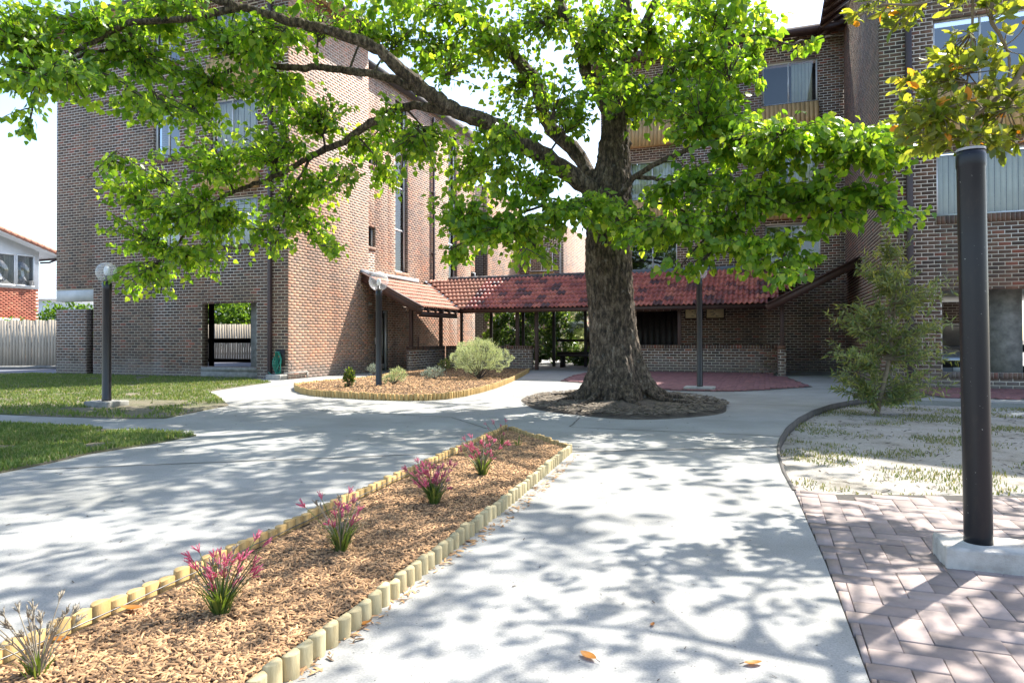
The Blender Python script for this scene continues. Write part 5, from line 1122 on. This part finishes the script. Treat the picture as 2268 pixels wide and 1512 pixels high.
leafy('ground_plants', 'shrub', 'low dark leafy plants behind the walkway rail', (-6.1, 26.6, 0), [(-.6, 0, .3, .7, .4, .35), (.5, 0, .3, .7, .4, .35)], 1500, T_OVAL, .12, .2, M['dark_leaf'], M['twig'], .2, .5, stems=10, shell=.5)
def fan_palm(base, h, nfr, label, R=.85):
    t = empty('fan_palm', base, label, 'palm', 'fan palms behind the walkway'); base = np.array(base, float); mb = MB()
    mb.tube(crom([base, base+(.03, 0, h*.5), base+(0, .04, h)], 6), [.16-.04*i/12+.015*(i % 2) for i in range(13)], 10); mb.build('trunk', simple('palm_trunk', (.13, .095, .06), (.06, .045, .03), .95, 12, .8, 30), t)
    top = base+(0, .04, h)
    for i in range(nfr):
        a_ = random.uniform(0, 6.28); el = random.uniform(-.5, 1.2); d = np.array([math.cos(a_)*math.cos(el), math.sin(a_)*math.cos(el), math.sin(el)]); c = top+d*R*random.uniform(.55, .8); fr = MB(); fr.tube([top, (top+c)/2+(0, 0, .06), c], [.014, .010, .007], 5, False)
        s_ = np.cross(d, (0, 0, 1)); s_ /= np.linalg.norm(s_)+1e-6; u_ = np.cross(s_, d)
        for j in range(17):
            b = -1.75+3.5*j/16; L = R*(.75-.16*abs(b)); e = d*math.cos(b)+s_*math.sin(b); w = np.cross(e, u_)*.026; tip = c+e*L+u_*-.04-np.array([0, 0, .16*L*2]); m_ = c+e*L*.5+u_*.015
            fr.add([c, m_-w, tip, m_+w], [(0, 1, 3), (1, 2, 3)])
        fr.build('frond', M['palm'], t)
fan_palm((-7.0, 27.6, 0), 1.5, 18, 'fan palm with drooping fronds behind the walkway rail'); fan_palm((-6.0, 28.6, 0), 1.4, 15, 'fan palm half hidden behind the big trunk'); fan_palm((-5.2, 29.5, 0), 4.4, 26, 'taller fan palm rising above the walkway ridge', 1.2)
# trees and shrubs beyond the fences
for (X, Z, h, r, lab) in ((-22.2, 29.5, 1.1, 1.3, 'leafy shrub beyond the fence beside the red brick house'), (-19.6, 30.0, 1.5, 1.2, 'loose sunlit shrub beyond the fence, seen below the painted beam')):
    leafy('garden_shrub', 'shrub', lab, cw(X, Z), [(0, 0, h, r, .8, h*.9), (r*.6, 0, h*1.2, r*.6, .6, h*.6), (-r*.6, 0, h, r*.6, .6, h*.7)], 2600, T_OVAL, .13, .22, M['back_leaf'], M['twig'], .2, .5, stems=12, shell=.45)
for (X, Z, h, r, lab) in ((-15.6, 34.5, 2.0, 2.0, 'broad leafy tree behind the fence, framed by the ground floor opening'), (-12.6, 36, 2.2, 2.1, 'bushy green tree behind the fence and the concrete column')):
    leafy('garden_tree', 'tree', lab, cw(X, Z), [(0, 0, h, r, 1.2, h*.75), (r*.6, 0, h*1.1, r*.6, 1, h*.6), (-r*.6, 0, h, r*.6, 1, h*.6)], 4200, T_OVAL, .16, .28, M['back_leaf'], M['twig'], .3, .5, stems=12, stem_r=.06, shell=.45)
# ================================================================== GARDEN BEDS
def resample(P, step):
    P = np.array([np.array(p[:2]) for p in P]); seg = np.linalg.norm(np.diff(P, axis=0), axis=1); cum = np.concatenate([[0], np.cumsum(seg)]); n = max(2, int(cum[-1]/step)); t = (np.arange(n)+.5)*cum[-1]/n
    return np.stack([np.interp(t, cum, P[:, 0]), np.interp(t, cum, P[:, 1])], 1)
def half_log(r, h, flip):
    n = 9; ring = [(r*math.cos(math.pi*i/(n-1)), -flip*r*math.sin(math.pi*i/(n-1))*1.0) for i in range(n)]; vs = []
    for k, (z, sc) in enumerate(((-.04, 1), (h-.004, 1), (h, .93))): vs += [(x*sc, y*sc, z) for x, y in ring]
    fs = [(k*n+i, k*n+(i+1) % n, (k+1)*n+(i+1) % n, (k+1)*n+i) for k in range(2) for i in range(n)]; top = tuple(2*n+i for i in range(n)); fs.append(top)
    if flip < 0: fs = [f for f in fs]
    else: fs = [f[::-1] for f in fs]
    return vs, fs
def edging(name, P, step, h, mat, label, outside, group=None, cat='garden edging'):
    """a run of upright half logs, round side facing `outside` (+1 = right of travel)"""
    Q = resample(P, step); c = Q.mean(0); t = empty(name, (c[0], c[1], 0), label, cat, group); ms = []
    for v in range(5):
        vs, fs = half_log(step/2*.96, h+(-.009, -.004, 0, .004, .009)[v], 1); ms.append(me_np('log', vs, fs, mat))
    for i in range(len(Q)):
        a = Q[max(i-1, 0)]; b = Q[min(i+1, len(Q)-1)]; an = math.atan2(b[1]-a[1], b[0]-a[0])+(0 if outside > 0 else math.pi)
        Mx = Matrix.Translation((Q[i, 0]+random.uniform(-.003, .003), Q[i, 1]+random.uniform(-.003, .003), 0)) @ Matrix.Rotation(an+random.uniform(-.05, .05), 4, 'Z') @ Matrix.Rotation(random.uniform(-.03, .03), 4, 'X') @ Matrix.Rotation(random.uniform(-.018, .018), 4, 'Y')
        o = bpy.data.objects.new('log', ms[random.randrange(5)]); COL.objects.link(o); adopt(o, t); o.matrix_basis = Mx
    return t, Q
bl_ = [(-2.30, .3), (-2.37, 1.52), (-2.42, 2.42), (-2.51, 3.35), (-2.62, 4.65), (-2.84, 7.45)]; br_ = [(-1.44, .3), (-1.47, 1.79), (-1.49, 2.29), (-1.55, 3.16), (-1.62, 4.29), (-1.79, 6.36)]
t, Q = edging('log_edging', br_, .078, .080, M['log_green'], 'row of upright round log ends along the main path side of the long bed', 1, 'half log edging of the long bed')
t, Q2 = edging('log_edging', bl_, .082, .085, M['log'], 'row of flat faced yellow half logs with wire along the long bed', -1, 'half log edging of the long bed')
wr = [(q[0]+.010, q[1], .052+random.uniform(-.004, .004)) for q in Q2[::2]]; mb = MB(); mb.tube(wr, .0028, 5, False); mb.build('wire', M['wire'], t)
edging('log_edging', [bl_[-1], br_[-1]], .08, .07, M['log'], 'short slanting row of half logs closing the end of the long bed', -1, 'half log edging of the long bed')
bed1 = bl_+br_[::-1]
def mound(name, poly, z0, zc, mat, step=.12):
    P = np.array(poly); lo, hi = P.min(0), P.max(0); xs = np.arange(lo[0], hi[0]+step, step); ys = np.arange(lo[1], hi[1]+step, step); vs = {}; mb = MB()
    sheet(name+'_base', poly, z0, mat, kind='structure')
def chips(name, poly, n, L, z, label, mat, thick=.004):
    P = scatter(poly, n); a = RNG.random(n)*6.28; l = L*(.35+RNG.random(n)); w = L*(.10+.16*RNG.random(n)); tl = (RNG.random(n)-.5)*.9
    u = np.stack([np.cos(a)*np.cos(tl), np.sin(a)*np.cos(tl), np.sin(tl)], 1); v = np.stack([-np.sin(a), np.cos(a), (RNG.random(n)-.5)*.9], 1); nn = np.cross(u, v)
    c = np.stack([P[:, 0], P[:, 1], z+RNG.random(n)*L*.32], 1); u = u*l[:, None]/2; v = v*w[:, None]/2; h = nn*thick
    V = np.stack([c-u-v*.5, c+u-v*.7, c+u*.9+v*.6, c-u*.85+v, c-u*.9-v*.5+h, c+u*.9-v*.6+h, c+u*.8+v*.5+h, c-u*.8+v*.8+h], 1).reshape(-1, 3)
    f = np.array([(4, 5, 6, 7), (0, 1, 5, 4), (1, 2, 6, 5), (2, 3, 7, 6), (3, 0, 4, 7)]); Fs = (np.arange(n)[:, None, None]*8+f).reshape(-1, 4)
    o = bpy.data.objects.new(name, me_np(name, V, Fs, mat)); link(o); return tag(o, label, 'mulch', kind='stuff')
sheet('garden_bed', bed1, .026, M['mulch_bed'], kind='structure')
bed1b = [(bl_[i][0]+.04, bl_[i][1]) for i in range(6)]+[(p[0]-.04, p[1]) for p in br_[::-1]]
near = [(x, min(y, 3.6)) for x, y in ((-2.28, .6), (-2.36, 2.4), (-2.49, 3.6), (-1.62, 3.6), (-1.55, 2.3), (-1.50, .6))]
chips('wood_chip_mulch', near, 27000, .045, .028, 'golden brown wood chip mulch of the long bed', M['chip'])
chips('wood_chip_mulch', [p for p in bed1b if p[1] > 3] + [] if False else [(-2.47, 3.4), (-2.58, 4.65), (-2.79, 7.35), (-1.83, 6.33), (-1.66, 4.29), (-1.60, 3.4)], 22000, .042, .028, 'brown wood chip mulch at the pointed end of the long bed', M['chip'])
rbp = pts([(655, 859), (657, 866), (672, 872), (700, 877), (740, 880), (790, 883), (840, 885.5), (890, 887), (940, 887), (985, 884), (1025, 878), (1060, 870), (1095, 860), (1130, 846), (1155, 833), (1170, 824)])
back = pts([(1176, 819)]) + [(-7.6, 21.9), (-10.7, 21.9), (-10.7, 19.6), (-11.1, 19.4)] + pts([(840, 838), (790, 842), (730, 847), (690, 851), (665, 855)])
edging('log_edging', [rbp[0]]+rbp, .085, .12, M['log'], 'curved row of short yellow half logs round the lamp bed', 1)
edging('log_edging', back[-6:]+[rbp[0]], .09, .08, M['log'], 'low half logs along the porch side of the lamp bed', 1)
rb_poly = [tuple(p) for p in rbp]+[tuple(p) for p in back]
sheet('garden_bed', rb_poly, .03, M['mulch_bed'], kind='structure')
chips('wood_chip_mulch', rb_poly, 15000, .085, .032, 'pale wood chip mulch round the lamp and rounded shrub', M['chip'], .006)
specks('spilled_chips', [(-1.45, 1.0), (-1.36, 1.0), (-1.47, 4.3), (-1.66, 6.3), (-1.72, 6.3), (-1.56, 4.2)], 420, .016, M['chip'], 'wood chips spilled on the path beside the round log ends', 0, 'mulch')
# kangaroo paws
def paw(px, py, nl, ns, hl, hs_, label, flowers=True, dry=.25):
    b = G(px, py, .03); t = empty('flowering_plant', b, label, 'plant', 'pink flowered tufts in the long bed'); mb = MB()
    for i in range(nl):
        a_ = random.random()*6.28; sp = random.uniform(.05, .75); L = hl*random.uniform(.5, 1.15); d = np.array([math.cos(a_), math.sin(a_), 0]); s_ = np.array([-d[1], d[0], 0])*random.uniform(.0026, .0048); o_ = b+d*random.uniform(0, .03); m_ = o_+d*L*sp*.5+(0, 0, L*.55); e = o_+d*L*sp*1.3+(0, 0, L*.93)
        mb.add([o_-s_, o_+s_, m_+s_, m_-s_, e], [(0, 1, 2, 3), (3, 2, 4)])
    lf = mb.build('strap_leaves', M['strap'], t); lf['kind'] = 'stuff'
    for i in range(ns):
        a_ = random.random()*6.28; sp = random.uniform(.1, .85); L = hs_*random.uniform(.45, 1.1); d = np.array([math.cos(a_), math.sin(a_), 0]); P = crom([b, b+d*L*sp*.3+(0, 0, L*.4), b+d*L*sp*.7+(0, 0, L*.75), b+d*L*sp+(0, 0, L*.98)], 4); dr = (random.random() < dry) or not flowers
        st = MB(); st.tube(P, np.linspace(.0028, .0014, len(P)), 5, False); st = st.build('stem', M['seed'] if dr else M['strap'], t); tip = P[-1]; fl = MB(); g_ = (P[-1]-P[-2]); g_ /= np.linalg.norm(g_)
        for k in range(random.randint(5, 9)):
            v = unit(1)[0]*.8+g_*1.0; v /= np.linalg.norm(v); l = random.uniform(.016, .028)*(1 if not dr else .6); o_ = tip-g_*random.uniform(0, .022); cpt = o_+v*l*.6+g_*.004; w = .0021
            fl.tube([o_, cpt, o_+v*l+g_*.01], [.0012, w, w*1.1], 5, True)
            for q in range(3): z_ = unit(1)[0]*.6+v; e = o_+v*l+g_*.01; fl.add([e, e+np.cross(v, unit(1)[0])*.004, e+z_*.008], [(0, 1, 2)])
        fl.build('flower_head' if not dr else 'seed_head', M['seed'] if dr else M['pink'], st)
    return t
paw(490, 1362, 95, 40, .15, .25, 'pink flowered tuft in the long bed, next to the dry stalks', True, .3)
paw(755, 1224, 95, 26, .18, .27, 'pink flowered tuft with tall straw coloured seed stalks in the long bed', True, .42)
paw(962, 1118, 110, 58, .15, .25, 'fullest pink flowered tuft in the middle of the long bed', True, .12)
paw(1068, 1054, 95, 44, .17, .28, 'wide open pink flowered tuft with bare thin stalks in the long bed', True, .4)
paw(1112, 986, 14, 6, .10, .22, 'small pink flowered tuft by the slanting end of the long bed', True, .1)
paw(85, 1500, 26, 26, .10, .21, 'dried brown stalks of a spent tuft in the long bed', False)
paw(1148, 988, 16, 0, .11, .1, 'tiny leafy green sprout at the pointed end of the long bed', False)
# ================================================================== SMALL THINGS
def fallen(p, L, a_, label, mat='dead_leaf'):
    p = np.array(p); mb = MB(); d = np.array([math.cos(a_), math.sin(a_), 0]); s_ = np.array([-d[1], d[0], 0]); n = 7; V = []
    for i in range(n):
        t = i/(n-1); w = L*.24*math.sin(math.pi*min(1, t*.97+.015))**.8; c = p+d*L*(t-.5)+(0, 0, .004+.012*(2*t-1)**2*L/.1); V += [c-s_*w+(0, 0, w*.55), c+(0, 0, 0), c+s_*w+(0, 0, w*.4)]
    mb.add(V, [(3*i+a, 3*i+a+1, 3*i+a+4, 3*i+a+3) for i in range(n-1) for a in (0, 1)]); o = mb.build('fallen_leaf', M[mat], None, smooth=True); tag(o, label, 'leaf', 'fallen leaves')
    mb = MB(); mb.tube([p-d*L*.5+(0, 0, .012), p-d*L*.75+(0, 0, .008)], .0012, 4); mb.build('stalk', M['twig'], o); return o
fallen(G(1303, 1457), .075, 2.6, 'orange brown curled leaf lying alone on the concrete path'); fallen(G(1668, 1472), .065, .5, 'orange brown leaf on the path near the paving edge')
fallen(G(805, 1385), .07, 1.0, 'russet leaf leaning against the round log ends'); fallen(G(130, 1420, .04), .08, .4, 'dark red leaf on the mulch beside the dry stalks'); fallen(G(290, 1350, .05), .09, .3, 'broad rust brown leaf on mulch against the flat half logs'); fallen(G(1445, 1385), .035, 1.5, 'tiny brown leaf in the middle of the concrete path')
# hose on its hook, block and tap frame
hb = bpos('x', yF, -1, -12.30, .75, .10); hs_o = empty('garden_hose', (-12.30, yF-.1, .1), 'coiled green garden hose hung at the corner of the left block', 'hose')
mb = MB(); mb.box((-12.44, yF-.03, .35), (-12.16, yF-.012, .80)); mb.build('back_plate', M['dtimber'], hs_o); mb = MB(); mb.tube([(-12.3, yF-.02, .72), (-12.3, yF-.17, .72), (-12.3, yF-.17, .78)], .012, 6); mb.build('hook', M['black_pole'], hs_o)
for i in range(7):
    w = .045+.014*i+random.uniform(-.01, .01); dn = .58+.05*random.random(); P = [(-12.30+w*math.sin(2*math.pi*k/28)*(1 if math.cos(2*math.pi*k/28) < .6 else .8), yF-.06-.018*i-.02*math.sin(k), .745-dn/2+dn/2*math.cos(2*math.pi*k/28)) for k in range(29)]
    MB().tube(P, .0105, 6, False).build('hose_loop', M['hose'], hs_o, smooth=True)
P = crom([(-12.28, yF-.14, .72), (-12.20, yF-.16, .5), (-12.32, yF-.17, .25), (-12.34, yF-.16, .08), (-12.5, yF-.2, .16), (-12.6, yF-.16, .2)], 8); MB().tube(P, .011, 6).build('hose_end', M['hose'], hs_o, smooth=True)
P = crom([(-12.26, yF-.13, .72), (-12.05, yF-.13, .62), (-11.88, yF-.1, .38), (-11.95, yF-.1, .22), (-12.15, yF-.1, .22)], 8); MB().tube(P, .006, 6).build('black_tail', M['rubber'], hs_o)
for x, z in ((-12.40, .70), (-12.25, .66)): MB().tube([(x, yF-.13, z), (x, yF-.13, z-.06)], .022, 10).build('connector', M['orange'], hs_o)
bk = empty('cement_block', (-12.25, yF-.2, 0), 'small cement block with a drain frame below the garden hose', 'block')
mb = MB(); mb.box((-12.55, yF-.32, -.02), (-12.08, yF-.012, .14)); mb.build('block', M['cement'], bk, bevel=.01)
mb = MB(); mb.beam((xS+.05, yF-.2, .18), (xS+.05, yF+.75, .18), .05, .03); mb.beam((xS+.05, yF+.75, .0), (xS+.05, yF+.75, .18), .03, .05, (0, 1, 0)); mb.build('drain_frame', M['cement'], bk)
# parked car in the right-hand ground floor
cr = empty('parked_car', (4.35, 20.3, 0), 'silver car parked in the right block open ground floor', 'car')
def carbody(x, y, z, L, Wd, mb, prof, inset):
    n = len(prof); V = []
    for sgn in (-1, 1):
        for (a, h) in prof: V.append((x+sgn*(Wd/2-inset*max(0, h-.75)), y+a*L, z+h))
    Fs = [tuple(range(n))[::-1], tuple(range(n, 2*n))]+[(i, (i+1) % n, n+(i+1) % n, n+i) for i in range(n)]; return mb.add(V, Fs)
pr = [(-.5, .25), (-.5, .62), (-.47, .74), (-.24, .86), (.0, .88), (.28, .88), (.47, .86), (.5, .72), (.5, .25)]
carbody(4.2, 20.3, 0, 4.2, 1.72, MB(), pr, .0).build('body', M['car'], cr, bevel=.05)
pr2 = [(-.22, .86), (-.06, 1.36), (.06, 1.43), (.30, 1.40), (.45, .86)]; carbody(4.2, 20.3, 0, 4.2, 1.6, MB(), pr2, .35).build('cabin', M['glass2'], cr, bevel=.03)
carbody(4.2, 20.3, .01, 4.2, 1.56, MB(), [(-.05, 1.37), (.06, 1.44), (.30, 1.41), (.29, 1.36)], .35).build('roof_panel', M['car'], cr, bevel=.02)
for sx in (-1, 1):
    for y in (19.05, 21.55):
        w = MB().tube([(4.2+sx*.68, y, .31), (4.2+sx*.875, y, .31)], .31, 24).build('wheel', M['rubber'], cr); MB().tube([(4.2+sx*.876, y, .31), (4.2+sx*.885, y, .31)], .2, 18).build('rim', M['alu'], w)
    MB().box((4.2+sx*.45, 18.185, .60), (4.2+sx*.80, 18.21, .74)).build('headlight', M['opal'], cr)
MB().box((3.75, 18.18, .40), (4.65, 18.205, .56)).build('grille', M['rubber'], cr); MB().box((3.98, 18.165, .30), (4.42, 18.182, .40)).build('number_plate', M['white'], cr)
